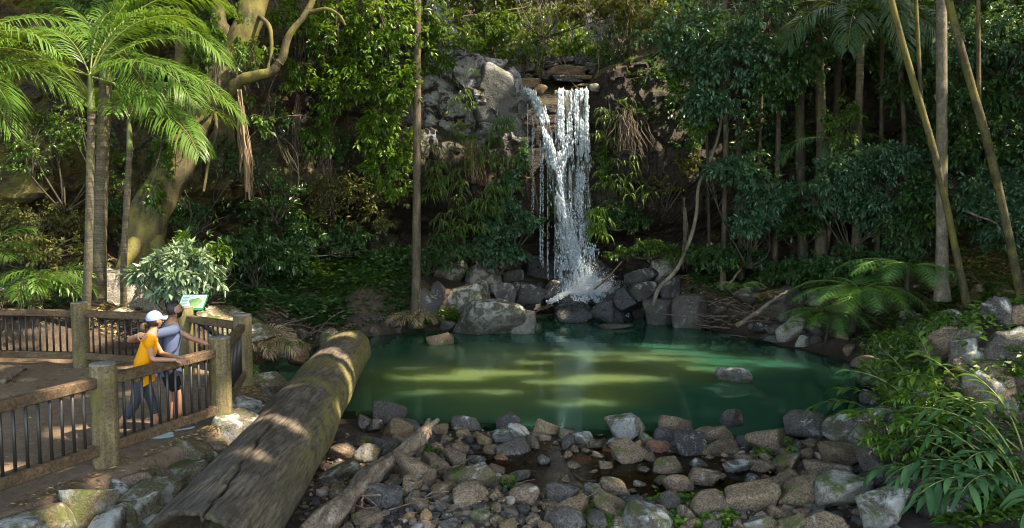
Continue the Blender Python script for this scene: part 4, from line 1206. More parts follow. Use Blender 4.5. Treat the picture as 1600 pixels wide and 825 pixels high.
def hand(wrist, d, palm_n, side, curl=.45, s=1.0):
    """d: direction of fingers, palm_n: the way the palm faces, side: +1 thumb towards cross(d,palm_n)"""
    d = norm(d); n = norm(palm_n - d*np.dot(palm_n,d)); t = np.cross(d,n)*side
    out = []
    c = np.array(wrist) + d*.045*s
    E,F = ico(3); E = E.copy(); P = (E[:,:1]*.052*s)*d + (E[:,1:2]*.040*s)*t + (E[:,2:3]*.015*s)*n
    out.append((c+P, [tuple(q) for q in F]))
    for k,(o,l) in enumerate([(.030,.072),(.010,.080),(-.010,.074),(-.029,.058)]):
        b = np.array(wrist)+d*.082*s+t*o*s - d*abs(o)*.15
        out += finger_chain(b-d*.01, d+t*o*3.0, n, [(l*.45*s,curl*.5),(l*.32*s,curl),(l*.28*s,curl*.8)], .0088*s)
    out += finger_chain(np.array(wrist)+d*.03*s+t*.030*s, norm(d*.75+t*.8+n*.2), n+d, [(.035*s,.2),(.03*s,.3),(.024*s,.3)], .0105*s)
    return out
SKIN = plain('tanned skin', (.36,.19,.12), .5, .35, var=.06, sub=.1)
SKIN2 = plain('olive brown skin', (.30,.155,.10), .5, .35, var=.06, sub=.1)
EYEM = plain('dark eyes', (.02,.012,.01), .15, .6, var=.05)
LIPM = plain('lips', (.36,.13,.11), .5)

def couple():
    fence_dir = norm(np.array([4.65-4.07, 11.06-9.25, 0])*[1,1,1])           # along the railing
    Z = np.array([0,0,1.])
    # ---------------- woman
    foot = np.array([-4.72, 10.20, 0.]); f = norm([.93,.36,0]); s = np.array([f[1],-f[0],0])   # s = her right
    def W(r, fw, z): return foot + s*r + f*fw + Z*z
    v = {'pel':W(0,-.06,.88),'wai':W(0,-.02,1.02),'che':W(0,.05,1.20),'nec':W(0,.085,1.37),'nk2':W(0,.115,1.445),'hd':W(0,.125,1.50)}
    r = {'pel':(.135,.105),'wai':(.112,.092),'che':(.128,.098),'nec':(.07,.06),'nk2':.05,'hd':.05}
    e = [('pel','wai'),('wai','che'),('che','nec'),('nec','nk2'),('nk2','hd')]
    handR = np.array([-4.16, 9.98, 1.10]); handL = np.array([-4.14, 10.10, 1.085])
    elR = W(.14,.10,1.08); elL = W(-.20,.19,1.09)
    for sd, sg, el, ha in (('R',1,elR,handR),('L',-1,elL,handL)):
        v['sh'+sd]=W(sg*.16,.07,1.335); v['el'+sd]=el; v['wr'+sd]=el+(ha-el)*.86
        r['sh'+sd]=.052; r['el'+sd]=.036; r['wr'+sd]=.024
        e += [('nec','sh'+sd),('sh'+sd,'el'+sd),('el'+sd,'wr'+sd)]
    legs = {'R':[W(.085,-.06,.80),W(.09,.02,.46),W(.08,-.06,.09),W(.075,.06,.045)], 'L':[W(-.085,-.07,.80),W(-.08,-.16,.47),W(-.07,-.36,.12),W(-.07,-.26,.05)]}
    legs['R'] = [W(.085,-.06,.80),W(.09,-.14,.47),W(.09,-.42,.14),W(.09,-.34,.06)]
    legs['L'] = [W(-.085,-.04,.80),W(-.075,.07,.46),W(-.07,.12,.09),W(-.07,.23,.045)]
    for sd in 'RL':
        for k,p in zip(('hip','kn','an','to'), legs[sd]): v[k+sd]=p
        r['hip'+sd]=.088; r['kn'+sd]=.056; r['an'+sd]=.038; r['to'+sd]=.032
        e += [('pel','hip'+sd),('hip'+sd,'kn'+sd),('kn'+sd,'an'+sd),('an'+sd,'to'+sd)]
    root = empty('person', tuple(foot)); tag(root, 'woman in yellow V neck shirt, pale blue cap and dark leggings leaning on the railing', 'person')
    def off(o): o.location = -Vector(foot); return o
    V,P = skin_mesh('b', v, e, r)
    hf = norm([.62,.76,.10]); HC = np.array([v['hd'][0],v['hd'][1],1.565]) + hf*.015
    hv, hfc, ears, eyes, Rm = head_shape(HC, hf, Z, .228)
    pieces = [(V,P,0),(hv,[tuple(q) for q in hfc],0)] + [(E,[tuple(q) for q in ico(3)[1]],0) for E in ears] + [(E,[tuple(q) for q in ico(2)[1]],1) for E in eyes]
    for ha, el, sg in ((handR,elR,1),(handL,elL,-1)):
        d = norm(ha-el); wr = el+(ha-el)*.84
        pieces += [(a,b,0) for a,b in hand(wr, norm(d+[.25,0,-.35]), np.array([0.0,.4*sg,-.9]), sg, .45, .95)]
    off(pymesh('body', pieces, [SKIN, EYEM], root))
    # yellow shirt with short sleeves and a V neck
    YEL = plain('yellow jersey', (.60,.235,.006), .8, .2, var=.07, scale=60)
    sv = {k:v[k] for k in ('pel','wai','che','shR','shL')}; sv['hem']=W(0,-.05,.86); sv['top']=W(0,.075,1.345)
    for sd,sg in (('R',1),('L',-1)): sv['sl'+sd] = v['sh'+sd]+(v['el'+sd]-v['sh'+sd])*.50
    sr = {'pel':(.158,.128),'hem':(.162,.13),'wai':(.140,.118),'che':(.152,.125),'top':(.085,.075),'shR':.072,'shL':.072,'slR':.066,'slL':.066}
    se = [('hem','pel'),('pel','wai'),('wai','che'),('che','top'),('top','shR'),('top','shL'),('shR','slR'),('shL','slL')]
    V,P = skin_mesh('s', sv, se, sr)
    V = V + (fbm(V*[9,9,6], 4, 3)*.010)[:,None]*norm(V-V.mean(0))
    # V neckline: polygons in the V are skin, left out of the shirt
    nb = v['nec']; 
    def loc(p): q = np.asarray(p)-nb; return q@s, q@f, q[2]
    keep = []
    for p in P:
        c = V[list(p)].mean(0); a,b,cz = loc(c)
        if cz > -.02 and abs(a) < .055 : continue
        if b > .0 and cz > -.13 and abs(a) < .055*(cz+.13)/.11: continue
        keep.append(p)
    off(pymesh('shirt', [(V,keep,0)], [YEL], root))
    # leggings to mid calf
    LEG = plain('dark slate leggings', (.035,.045,.065), .7, .3, var=.15, scale=40)
    lv = {'pel':v['pel'],'up':W(0,-.04,.95)}; lr = {'pel':(.143,.113),'up':(.125,.102)}; le=[('pel','up')]
    for sd in 'RL':
        lv['hip'+sd]=v['hip'+sd]; lv['kn'+sd]=v['kn'+sd]; lv['ca'+sd]=v['kn'+sd]+(v['an'+sd]-v['kn'+sd])*.42
        lr['hip'+sd]=.096; lr['kn'+sd]=.063; lr['ca'+sd]=.057; le += [('pel','hip'+sd),('hip'+sd,'kn'+sd),('kn'+sd,'ca'+sd)]
    V,P = skin_mesh('l', lv, le, lr); off(pymesh('leggings', [(V,P,0)], [LEG], root))
    # cap: crown + brim, ponytail
    CAP = plain('pale blue cap cloth', (.22,.29,.47), .8, .2, var=.06, scale=50)
    Cv, Cf = ico(4); q = Cv.copy(); q = q*[.089,.106,.10]; lift = .022
    kp = [tuple(t_) for t_ in Cf if q[t_].mean(0)[2] > -.012 + .0*q[t_].mean(0)[1]]
    q[:,2] = np.maximum(q[:,2], -.02)
    crown = (q+[0,-.008,lift])@Rm+HC
    bx = np.linspace(-1,1,17); br = []
    for o_ in (0,1):
        for xx in bx: br.append((xx*.078, (.085+.0*o_)*math.sqrt(max(0,1-(xx*.75)**2)) + o_*.085*(1-.35*xx*xx), lift+.010 - .025*xx*xx - o_*.012))
    br = np.array(br); br2 = br - [0,0,.006]; bb = np.vstack([br,br2])
    bf = [(i,i+1,i+18,i+17) for i in range(16)] + [(34+i+17,34+i+18,34+i+1,34+i) for i in range(16)] + [(i+17,i+18,i+18+34,i+17+34) for i in range(16)]
    off(pymesh('cap', [(crown,kp,0),(bb@Rm+HC,bf,0)], [CAP], root))
    HAIR = plain('dark brown hair', (.035,.018,.01), .5, .4, var=.3, scale=60, bumpd=.004)
    hp = []
    Hv = q.copy()*[.97,.98,1.0]; Hv = Cv*[.083,.098,.092]
    kp = [tuple(t_) for t_ in Cf if (Hv[t_].mean(0)[1] < .012 and Hv[t_].mean(0)[2] > -.075)]
    hp.append(((Hv+[0,-.008,.0])@Rm+HC, kp, 0))
    back = HC - hf*.115 - Z*.02
    Vp,Fp = tube(spline([back, back-hf*.05-Z*.02, back-hf*.06-Z*.09, back-hf*.03-Z*.15], 16), np.concatenate([np.linspace(.022,.045,8),np.linspace(.045,.015,8)]), 12, .45, 20, 3)
    hp.append((Vp,[tuple(t_) for f_ in Fp for t_ in f_],0))
    off(pymesh('hair', hp, [HAIR], root))
    def shoe(an, to, col, par, o_, nm='shoe'):
        d = norm((to-an)*[1,1,0]); c = an*[1,1,0]+d*.055; Sv,Sf = ico(3); S = Sv.copy()
        P = np.stack([S[:,0]*.047*(1-.12*S[:,1]), S[:,1]*.138, S[:,2]*.05],1)
        P[:,2] = np.maximum(P[:,2], -.03); P[:,2] += .035*smooth(.1,-.9,S[:,1])*(S[:,2]>0)
        sdv = np.cross(d,Z); zb = max(0, an[2]-.10)
        Q = c + P[:,:1]*sdv + P[:,1:2]*d + (P[:,2:]+.045+zb)*Z
        sole = np.array([[math.cos(a)*.05*(1-.1*math.sin(a)), math.sin(a)*.142] for a in np.linspace(0,6.283,24,endpoint=False)])
        ss = [c+a*sdv+b*d+Z*(zz_+zb) for zz_ in (.0,.028) for a,b in sole]
        sf = [(i,(i+1)%24,24+(i+1)%24,24+i) for i in range(24)] + [tuple(range(23,-1,-1)), tuple(range(24,48))]
        o_(pymesh(nm, [(Q,[tuple(t_) for t_ in Sf],0),(np.array(ss),sf,1)], [col, plain('grey shoe sole', (.24,.26,.28), .6)], par))
    SH1 = plain('grey blue running shoe', (.16,.24,.28), .6); SH2 = plain('navy running shoe', (.03,.05,.09), .6)
    for sd in 'RL': shoe(v['an'+sd], v['to'+sd], SH1, root, off)

    # ---------------- man
    foot2 = np.array([-4.59, 10.72, 0.]); f = norm([.80,.60,0]); s = np.array([f[1],-f[0],0])
    def Mn(r, fw, z): return foot2 + s*r + f*fw + Z*z
    v = {'pel':Mn(0,-.05,.93),'wai':Mn(0,-.04,1.08),'che':Mn(0,-.01,1.28),'nec':Mn(0,.01,1.46),'nk2':Mn(0,.03,1.53),'hd':Mn(0,.04,1.58)}
    r = {'pel':(.14,.11),'wai':(.13,.105),'che':(.17,.12),'nec':(.09,.07),'nk2':.06,'hd':.06}
    e = [('pel','wai'),('wai','che'),('che','nec'),('nec','nk2'),('nk2','hd')]
    # his right arm lies round her far shoulder; left arm rests out along the rail
    shR = Mn(.20,.0,1.42); shL = Mn(-.205,.0,1.42)
    wshR = foot + np.array([0,0,1.36])                # her right shoulder region
    U = lambda p: foot2 + (np.asarray(p)-foot2)/.975
    herR = foot*[1,1,0] + np.array([.36,-.93,0])*.175 + Z*1.385 + np.array([.93,.36,0])*.03
    elR2 = np.array([-4.94, 10.24, 1.30]); wrR = herR + np.array([-.10,.0,.012]); elR2, wrR = U(elR2), U(wrR)
    elL2 = np.array([-4.22, 10.95, 1.22]) ; haL = U([-4.12, 10.98, 1.09])
    elL2 = shL*.5 + haL*.5 + np.array([-.02,.05,-.03])
    for sd, sh, el, wr in (('R',shR,elR2,wrR),('L',shL,elL2,elL2+(haL-elL2)*.8)):
        v['sh'+sd]=sh; v['el'+sd]=el; v['wr'+sd]=wr
        r['sh'+sd]=.066; r['el'+sd]=.044; r['wr'+sd]=.030
        e += [('nec','sh'+sd),('sh'+sd,'el'+sd),('el'+sd,'wr'+sd)]
    legs = {'R':[Mn(.095,-.05,.86),Mn(.10,.03,.49),Mn(.10,.05,.09),Mn(.10,.19,.045)], 'L':[Mn(-.095,-.05,.86),Mn(-.10,.02,.49),Mn(-.10,.0,.09),Mn(-.11,.14,.045)]}
    for sd in 'RL':
        for k,p in zip(('hip','kn','an','to'), legs[sd]): v[k+sd]=p
        v['ca'+sd] = v['kn'+sd]*.62+v['an'+sd]*.38 - f*.012
        r['hip'+sd]=.095; r['kn'+sd]=.058; r['ca'+sd]=.060; r['an'+sd]=.042; r['to'+sd]=.036
        e += [('pel','hip'+sd),('hip'+sd,'kn'+sd),('kn'+sd,'ca'+sd),('ca'+sd,'an'+sd),('an'+sd,'to'+sd)]
    root2 = empty('person', tuple(foot2)); root2.scale = (.975,)*3; tag(root2, 'bearded man in grey blue T shirt and black shorts with an arm round the woman', 'person')
    def off2(o): o.location = -Vector(foot2); return o
    V,P = skin_mesh('b', v, e, r)
    hf = norm([.80,.55,.20]); HC = np.array([v['hd'][0],v['hd'][1],1.665]) + hf*.02
    hv, hfc, ears, eyes, Rm = head_shape(HC, hf, Z, .24)
    pieces = [(V,P,0),(hv,[tuple(q) for q in hfc],0)] + [(E,[tuple(q) for q in ico(3)[1]],0) for E in ears] + [(E,[tuple(q) for q in ico(2)[1]],1) for E in eyes]
    dL = norm(haL-elL2)
    pieces += [(a,b,0) for a,b in hand(v['wrL'], norm(dL*[1,1,.2]), np.array([0,0,-1.]), 1, .5, 1.05)]
    pieces += [(a,b,0) for a,b in hand(v['wrR']+np.array([.0,0,.02]), norm([.85,-.30,-.10]), np.array([.1,.55,-.8]), -1, .3, 1.05)]
    off2(pymesh('body', pieces, [SKIN2, EYEM], root2))
    TEE = plain('grey blue T shirt', (.075,.10,.17), .85, .2, var=.12, scale=60)
    sv = {k:v[k] for k in ('pel','wai','che','shR','shL')}; sv['hem']=Mn(0,-.05,.90); sv['top']=Mn(0,.01,1.45)
    for sd in 'RL': sv['sl'+sd] = v['sh'+sd]+(v['el'+sd]-v['sh'+sd])*.55
    sr = {'pel':(.165,.135),'hem':(.168,.137),'wai':(.162,.13),'che':(.196,.143),'top':(.10,.085),'shR':.078,'shL':.08,'slR':.063,'slL':.066}
    V,P = skin_mesh('s', sv, [('hem','pel'),('pel','wai'),('wai','che'),('che','top'),('top','shR'),('top','shL'),('shR','slR'),('shL','slL')], sr)
    V = V + (fbm(V*[8,8,6], 14, 3)*.012)[:,None]*norm(V-V.mean(0))
    nb = v['nec']; keep = [p for p in P if not (V[list(p)].mean(0)[2]-nb[2] > .012 and np.linalg.norm((V[list(p)].mean(0)-nb)[:2]) < .075)]
    off2(pymesh('shirt', [(V,keep,0)], [TEE], root2))
    SHT = plain('black shorts', (.012,.013,.016), .8, .2, var=.2)
    lv = {'pel':v['pel'],'up':Mn(0,-.05,1.0)}; lr = {'pel':(.152,.122),'up':(.145,.118)}; le=[('pel','up')]
    for sd in 'RL':
        lv['hip'+sd]=v['hip'+sd]; lv['kn'+sd]=v['kn'+sd]+(v['hip'+sd]-v['kn'+sd])*.12; lr['hip'+sd]=.108; lr['kn'+sd]=.092; le += [('pel','hip'+sd),('hip'+sd,'kn'+sd)]
    V,P = skin_mesh('l', lv, le, lr); off2(pymesh('shorts', [(V,P,0)], [SHT], root2))
    HAIR2 = plain('black hair', (.012,.009,.008), .5, .4, var=.3, scale=60, bumpd=.004)
    Hv = Cv*[.086,.104,.128]
    kp = [tuple(t_) for t_ in Cf if (lambda c: c[2] > .052+.5*max(0,c[1]-.02) or (c[1] < -.012 and c[2] > -.05))(Hv[t_].mean(0))]
    hp = [((Hv+[0,-.006,.004]+ (fbm(Cv*6,2,3)*.006)[:,None]*Cv)@Rm+HC, kp, 0)]
    Bv = hv.copy(); lc = (Bv-HC)@Rm.T
    kb = [tuple(t_) for t_ in hfc if (lambda c: c[2] < -.038 and c[1] > .0 and not (abs(c[0])<.022 and -.075<c[2]<-.052))(lc[t_].mean(0))]
    hp.append((HC+(Bv-HC)*1.025, kb, 0))
    off2(pymesh('hair', hp, [HAIR2], root2))
    for sd in 'RL': shoe(v['an'+sd], v['to'+sd], SH2, root2, off2)
    # backpack with shoulder straps
    PACK = plain('navy backpack cloth', (.02,.035,.07), .7, .3)
    bp = empty('backpack', tuple(Mn(0,-.2,1.1))); bp.scale = (.975,)*3; bp.location = tuple(foot2 + (np.array(Mn(0,-.2,1.1))-foot2)*.975); tag(bp, 'dark navy backpack worn by the man in the blue shirt', 'backpack')
    bo = -Vector(Mn(0,-.2,1.1))
    Sv,Sf = ico(4); q = np.sign(Sv)*np.abs(Sv)**.6
    P_ = Mn(0,-.20,1.24) + q[:,:1]*.13*s + q[:,1:2]*.075*f + q[:,2:]*.2*Z
    o = pymesh('bag', [(P_,[tuple(t_) for t_ in Sf],0)], [PACK], bp); o.location = bo
    for sg in (-1,1):
        pts = [Mn(sg*.10,-.12,1.38),Mn(sg*.11,-.07,1.455),Mn(sg*.115,.0,1.475),Mn(sg*.12,.07,1.42),Mn(sg*.125,.095,1.30),Mn(sg*.145,.05,1.17),Mn(sg*.15,-.08,1.08)]
        Pt = spline(pts, 26); T = norm(np.gradient(Pt,axis=0)); rows_=[]
        for p_,t_ in zip(Pt,T):
            rows_ += [p_+s*.028, p_-s*.028, p_-s*.028+f*.0, p_+s*.028]
        A = Pt+s*.026; B = Pt-s*.026; nn = norm(np.cross(T, s)); A2=A+nn*.012; B2=B+nn*.012
        VV = np.vstack([A,B,A2,B2]); n_=26; FF=[]
        for i in range(n_-1):
            FF += [(i,i+1,n_+i+1,n_+i),(2*n_+i,3*n_+i,3*n_+i+1,2*n_+i+1),(i,2*n_+i,2*n_+i+1,i+1),(n_+i,n_+i+1,3*n_+i+1,3*n_+i)]
        o = pymesh('strap', [(VV,FF,0)], [PACK], bp); o.location = bo
couple()
# ---------------------------------------------------------------- vegetation
def crown(name, blobs, tips, k, size, mat, seed, label=None, cat=None, group=None, parent=None, twigs=True, w=.45, droop=.5, shell=.45, clump=14, bark='bark_dark', base=None, spread=.35):
    """a leafy mass; with base given, twigs run from it to the blobs"""
    rng = np.random.default_rng(seed)
    V, F, rn, C = sprig_cloud(blobs, tips, k, size, rng, w, droop, spread, shell, clump)
    if parent is None:
        o = new_mesh(name, V, F, mats=mat, rnd=rn, smooth_=False); tag(o, label, cat, group)
    else:
        o = new_mesh(name, V, F, mats=mat, rnd=rn, parent=parent, smooth_=False)
    return o, C
def plant(name, base, blobs, tips, k, size, leaf, seed, label, cat, group=None, w=.45, droop=.5, bark='bark_dark', r0=.03, nst=7, shell=.35, clump=10, spread=.35, leafname='foliage'):
    """a shrub / vine: stems (own mesh) + foliage"""
    base = np.asarray(base, float); rng = np.random.default_rng(seed)
    root = empty(name, tuple(base)); tag(root, label, cat, group)
    V, F, rn, C = sprig_cloud(blobs, tips, k, size, rng, w, droop, spread, shell, clump)
    new_mesh(leafname, V-base, F, mats=LEAF[leaf], rnd=rn, parent=root, smooth_=False)
    B = np.asarray(blobs, float); mb = MB()
    for i in range(nst):
        b = B[i % len(B)]; e = b[:3] + rand_dir(1, rng)[0]*b[3:]*.7
        m = (base+e)/2 + rng.normal(size=3)*np.linalg.norm(e-base)*.10
        V, F = tube(spline([base+rng.normal(size=3)*[.05,.05,0], m, e], 14)-base, np.linspace(r0, r0*.25, 14), 6, .2, 8, i); mb.add(V, F)
        for q in range(4):
            e2 = e + rand_dir(1, rng)[0]*b[3:]*.6; V, F = tube(spline([m, (m+e2)/2+rng.normal(size=3)*.1, e2], 10)-base, np.linspace(r0*.5, r0*.12, 10), 5); mb.add(V, F)
    mb.build('stem', WOOD[bark], root)
    return root
def trunk(parent, pts, r0, r1, mat, seed=0, flare=1.0, n=60, ns=16, name='trunk', off=(0,0,0), bump=.10):
    P = spline(pts, n); t = np.linspace(0,1,n)
    rad = (r0+(r1-r0)*t)*(1+flare*np.exp(-t*n/3.2))
    rad *= 1+.05*vnoise(np.stack([t*14,t*0,t*0],1), seed)
    V, F = tube(P-np.asarray(off), rad, ns, bump, 2.2, seed)
    return MB().add(V, F).build(name, WOOD[mat], parent)
def tree(name, pts, r0, r1, bark, label, group=None, seed=0, blobs=None, tips=0, leaf='mid', size=.2, k=6, cat='tree', flare=1.0, limbs=4, droop=.5, w=.45, clump=12, ns=14, bump=.10):
    base = np.asarray(pts[0], float); root = empty(name, tuple(base)); tag(root, label, cat, group)
    trunk(root, pts, r0, r1, bark, seed, flare, off=base, ns=ns, bump=bump)
    rng = np.random.default_rng(seed+5)
    if blobs is not None:
        V, F, rn, C = sprig_cloud(blobs, tips, k, size, rng, w, droop, .35, .35, clump)
        new_mesh('crown', V-base, F, mats=LEAF[leaf], rnd=rn, parent=root, smooth_=False)
        S = spline(pts, 40)
        for i in range(limbs):
            b = np.asarray(blobs[i % len(blobs)], float); a = S[min(39, int(18+rng.random()*20))]
            e = b[:3] + rand_dir(1, rng)[0]*b[3:]*.5
            V, F = tube(spline([a, (a+e)/2+[0,0,.3], e], 16)-base, np.linspace(r1*.7, r1*.15, 16), 7, .1, 5, i)
            MB().add(V, F).build('limb', WOOD[bark], root)
    return root

TOP = 17.5   # the trunks go on up out of the frame
def up_line(px0, py0, Y0, px1, py1, Y1, zt=TOP, bend=0.0):
    """trunk through the two picture points, carried on to height zt"""
    a, b = at(px0, py0, Y0), at(px1, py1, Y1); d = (b-a)/(b[2]-a[2])
    m = (a+b)/2 + [bend,0,0]
    return [a, m, b, b + d*(zt-b[2])*np.array([1,1,1])]

# --- palms at the left
def palm(base, top, r0, r1, fronds, label, leaf='palm', seed=0, bark='palm_bark', group=None, crownshaft=True, name='palm_tree'):
    rng = np.random.default_rng(seed); base = np.asarray(base, float); top = np.asarray(top, float)
    root = empty(name, tuple(base)); tag(root, label, 'palm', group)
    if r0: trunk(root, [base, (base*.6+top*.4)+rng.normal(size=3)*.04, top], r0, r1, bark, seed, .5, off=base, bump=.04)
    if crownshaft:
        V, F = tube(spline([top-[0,0,.05], top+[0,0,.35], top+[0,0,.7]], 10)-base, np.linspace(r1*1.15, r1*.55, 10), 10, .03); MB().add(V, F).build('crownshaft', plain('green crownshaft', (.10,.14,.04), .35) if False else MSHAFT, root)
    for (az, el, L, dr, ll) in fronds:
        b = top + [0,0,.62 if crownshaft else 0]
        rv, lf = frond(b-base, R(az), R(el), L, R(dr), int(L*21), ll*1.2, .026, rng, sag=.6, twist=rng.normal()*.35)
        f = MB().add(rv[0], rv[1]).build('frond', MRACHIS, root)
        MB().add(lf[0], lf[1], np.repeat(rng.random(len(lf[0])//6), 6)*.6+rng.random()*.4).build('leaflets', LEAF[leaf], f, smooth_=False)
    return root
MSHAFT = plain('green crownshaft', (.12,.15,.04), .35); MRACHIS = plain('frond rachis', (.14,.17,.04), .45)
T1 = at(143, 172, 15.2)
palm(at(128, 484, 15.9) * [1,1,0], T1, .085, .07,
     [(20,48,2.7,95,.62),(-25,18,3.0,85,.6),(60,70,2.5,75,.6),(95,75,2.4,80,.6),(150,62,2.2,90,.6),(185,20,2.3,85,.55),(0,62,2.6,95,.62),(35,-12,2.6,50,.5),(230,25,1.8,80,.5)],
     'slim palm with a ringed trunk and broad sunlit fronds behind the railing post', seed=3)
T2 = at(165, 128, 16.6)
palm(at(152, 440, 17.4)*[1,1,0]+[0,0,.3], T2, .15, .115,
     [(5,58,3.0,95,.66),(-20,28,3.3,90,.66),(45,75,2.6,75,.6),(100,70,2.6,80,.6),(160,60,2.6,85,.6),(200,25,2.6,85,.55),(15,-5,3.1,55,.6),(-40,-10,2.4,60,.55)],
     'thicker palm with a smooth olive trunk right of the slim one', seed=4)
T3 = at(203, 232, 16.6)
palm(at(192, 450, 17.6)*[1,1,0]+[0,0,.3], T3, .075, .06,
     [(-10,35,2.6,85,.55),(-35,10,2.7,75,.5),(25,30,2.2,80,.5),(-75,30,1.6,80,.5),(140,50,1.8,80,.5),(70,60,1.8,80,.5)],
     'thin young palm trunk with low arching fronds right of the thicker palm', seed=5)
T4 = at(-75, 150, 14)
palm([T4[0],14.6,.2], T4, .09, .07, [(-10,35,2.3,85,.6),(15,5,2.2,60,.6),(-30,-8,2.1,50,.55),(20,50,2.4,85,.6),(-15,-30,1.8,40,.5),(90,50,2,80,.5),(200,40,2,80,.5),(0,20,2.4,80,.6)],
     'palm reaching in from the left edge of the frame', seed=6)
palm(at(-30,430,13.5)*[1,1,0]+[0,0,.35], at(-30,405,13.5), 0, 0, [(0,40,1.0,70,.3),(-30,30,.9,70,.3),(30,60,1.0,70,.3),(120,50,1,70,.3),(60,30,1,80,.3)], 'small palm seedling at the far left edge beside the railing', seed=7, crownshaft=False)
palm(on(75,452,.9), at(75,440,16.0), 0, 0, [(a, 42-(a%3)*12, .95, 90, .32) for a in range(0,360,26)], 'bushy palm seedling growing on the pale rock slope', seed=8, crownshaft=False)
palm(at(68,490,15.9), at(68,452,16.0), .018, .015, [(a+10, 35, .8, 100, .28) for a in range(0,360,40)], 'thin stemmed palm seedling in front of the pale rock slope', seed=9, crownshaft=False, leaf='palm')
palm(at(25,492,15.9), at(25,478,16.0), 0, 0, [(a, 50-(a%4)*9, .8, 80, .25) for a in range(0,360,30)], 'dull fern like seedling clump behind the leftmost railing bars', seed=10, crownshaft=False, leaf='dead')
# --- dark palm on the right
T5 = at(1345, 62, 24)
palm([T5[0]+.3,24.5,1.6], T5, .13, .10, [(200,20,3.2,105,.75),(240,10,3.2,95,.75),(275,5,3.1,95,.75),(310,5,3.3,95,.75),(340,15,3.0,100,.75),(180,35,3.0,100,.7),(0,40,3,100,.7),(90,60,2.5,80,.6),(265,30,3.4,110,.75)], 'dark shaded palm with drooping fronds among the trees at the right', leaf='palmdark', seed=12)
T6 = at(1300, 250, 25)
palm([T6[0],25.3,1.6], T6, .09, .08, [(200,10,2.2,80,.5),(250,-5,2.2,70,.5),(300,0,2.3,80,.5),(340,20,2.2,90,.5),(30,50,1.8,80,.5)], 'lower dark palm half hidden behind the shrubs at the right', leaf='palmdark', seed=13)

# --- the big leaning strangler tree at the left
gb = at(205, 452, 19.2)
gt = empty('leaning_tree', tuple(gb)); tag(gt, 'massive leaning mossy tree trunk with thick limbs spreading over the left cliff', 'tree')
trunk(gt, [gb-[0,0,.6], at(228,350,19.3), at(262,285,19.6), at(300,205,20), at(335,145,20.2), at(372,75,20.4), at(395,10,20.6), at(402,-60,20.8), at(412,-220,21)], .47, .31, 'bark_moss', 21, .35, n=140, ns=40, off=gb, bump=.22)
for i,(pts, r0, r1) in enumerate([
  ([(318,178,20.1),(352,150,20.0),(372,128,19.9),(400,118,19.8),(425,112,19.8),(440,92,19.8)], .17, .09),
  ([(436,98,19.8),(442,88,19.8),(452,55,19.8),(480,18,19.9),(500,-30,20)], .10, .07),
  ([(480,20,19.9),(510,14,19.8),(530,24,19.7),(540,40,19.6)], .05, .03),
  ([(372,80,20.4),(345,40,20.3),(340,0,20.3),(325,-50,20.3)], .20, .16),
  ([(300,210,20),(282,150,20.6),(286,80,21),(284,0,21.2),(288,-60,21.4)], .2, .16),
  ([(225,360,19.3),(200,400,18.6),(180,440,18.2)], .25, .08),
  ([(235,360,19.3),(262,420,18.8),(285,460,18.6)], .22, .06),
  ([(330,150,20.2),(338,200,19.8),(325,260,19.8),(318,300,19.7)], .05, .03),
  ([(395,20,20.6),(420,40,20),(424,80,19.9),(418,110,19.8)], .06,.04)]):
    trunk(gt, [at(*p) for p in pts], r0, r1, 'bark_moss', 30+i, .1, n=40, ns=12, name='limb', off=gb, bump=.25)
# hanging roots / dead fronds
def hang(pts, w, label, seed, mat='straw', name='hanging_root', n=60):
    rng = np.random.default_rng(seed); P = spline([at(*p) for p in pts], 30); mb = MB()
    for i in range(n):
        o_ = rng.normal(size=3)*w*[1,.6,.1]; a = rng.integers(0, 12); b = rng.integers(18, 30)
        Q = P[a:b] + o_*np.linspace(.6,1.2,b-a)[:,None] + .4*w*np.stack([vnoise(P[a:b]*4+i*7,1),vnoise(P[a:b]*4+i*7,2),0*P[a:b,0]],1)
        V,F = tube(Q, np.linspace(.018,.006,len(Q)), 4, cap=False); mb.add(V,F,rng.random())
    o = mb.build(name, LEAF[mat] if mat in LEAF else WOOD[mat], origin=P[0], smooth_=False); return tag(o, label, 'hanging roots')
hang([(372,140,19.6),(378,200,19.6),(386,260,19.6),(389,318,19.6)], .07, 'long tan hanging bundle of dry roots below the limb at the left', 1, n=60)
hang([(512,205,26),(510,260,26),(512,310,26),(516,345,26)], .14, 'pale bundle of roots hanging from the dark overhang left of centre', 2, 'stick', n=60)
hang([(468,120,25.4),(462,200,25.4),(470,260,25.4)], .10, 'thin brown roots hanging against the dark cliff left of centre', 3, 'stick', n=30)
hang([(735,215,27.3),(738,250,27.3),(742,290,27.3)], .16, 'dry grey roots hanging among the ferns left of the waterfall', 4, 'straw', n=60)
hang([(978,170,28.2),(985,215,28.2),(990,250,28.2)], .3, 'brown wispy roots hanging on the cliff right of the waterfall', 5, 'stick', n=80)
hang([(1068,300,27),(1070,360,26.8),(1066,430,26.6)], .08, 'thin roots hanging beside the curved liana', 6, 'stick', n=14)
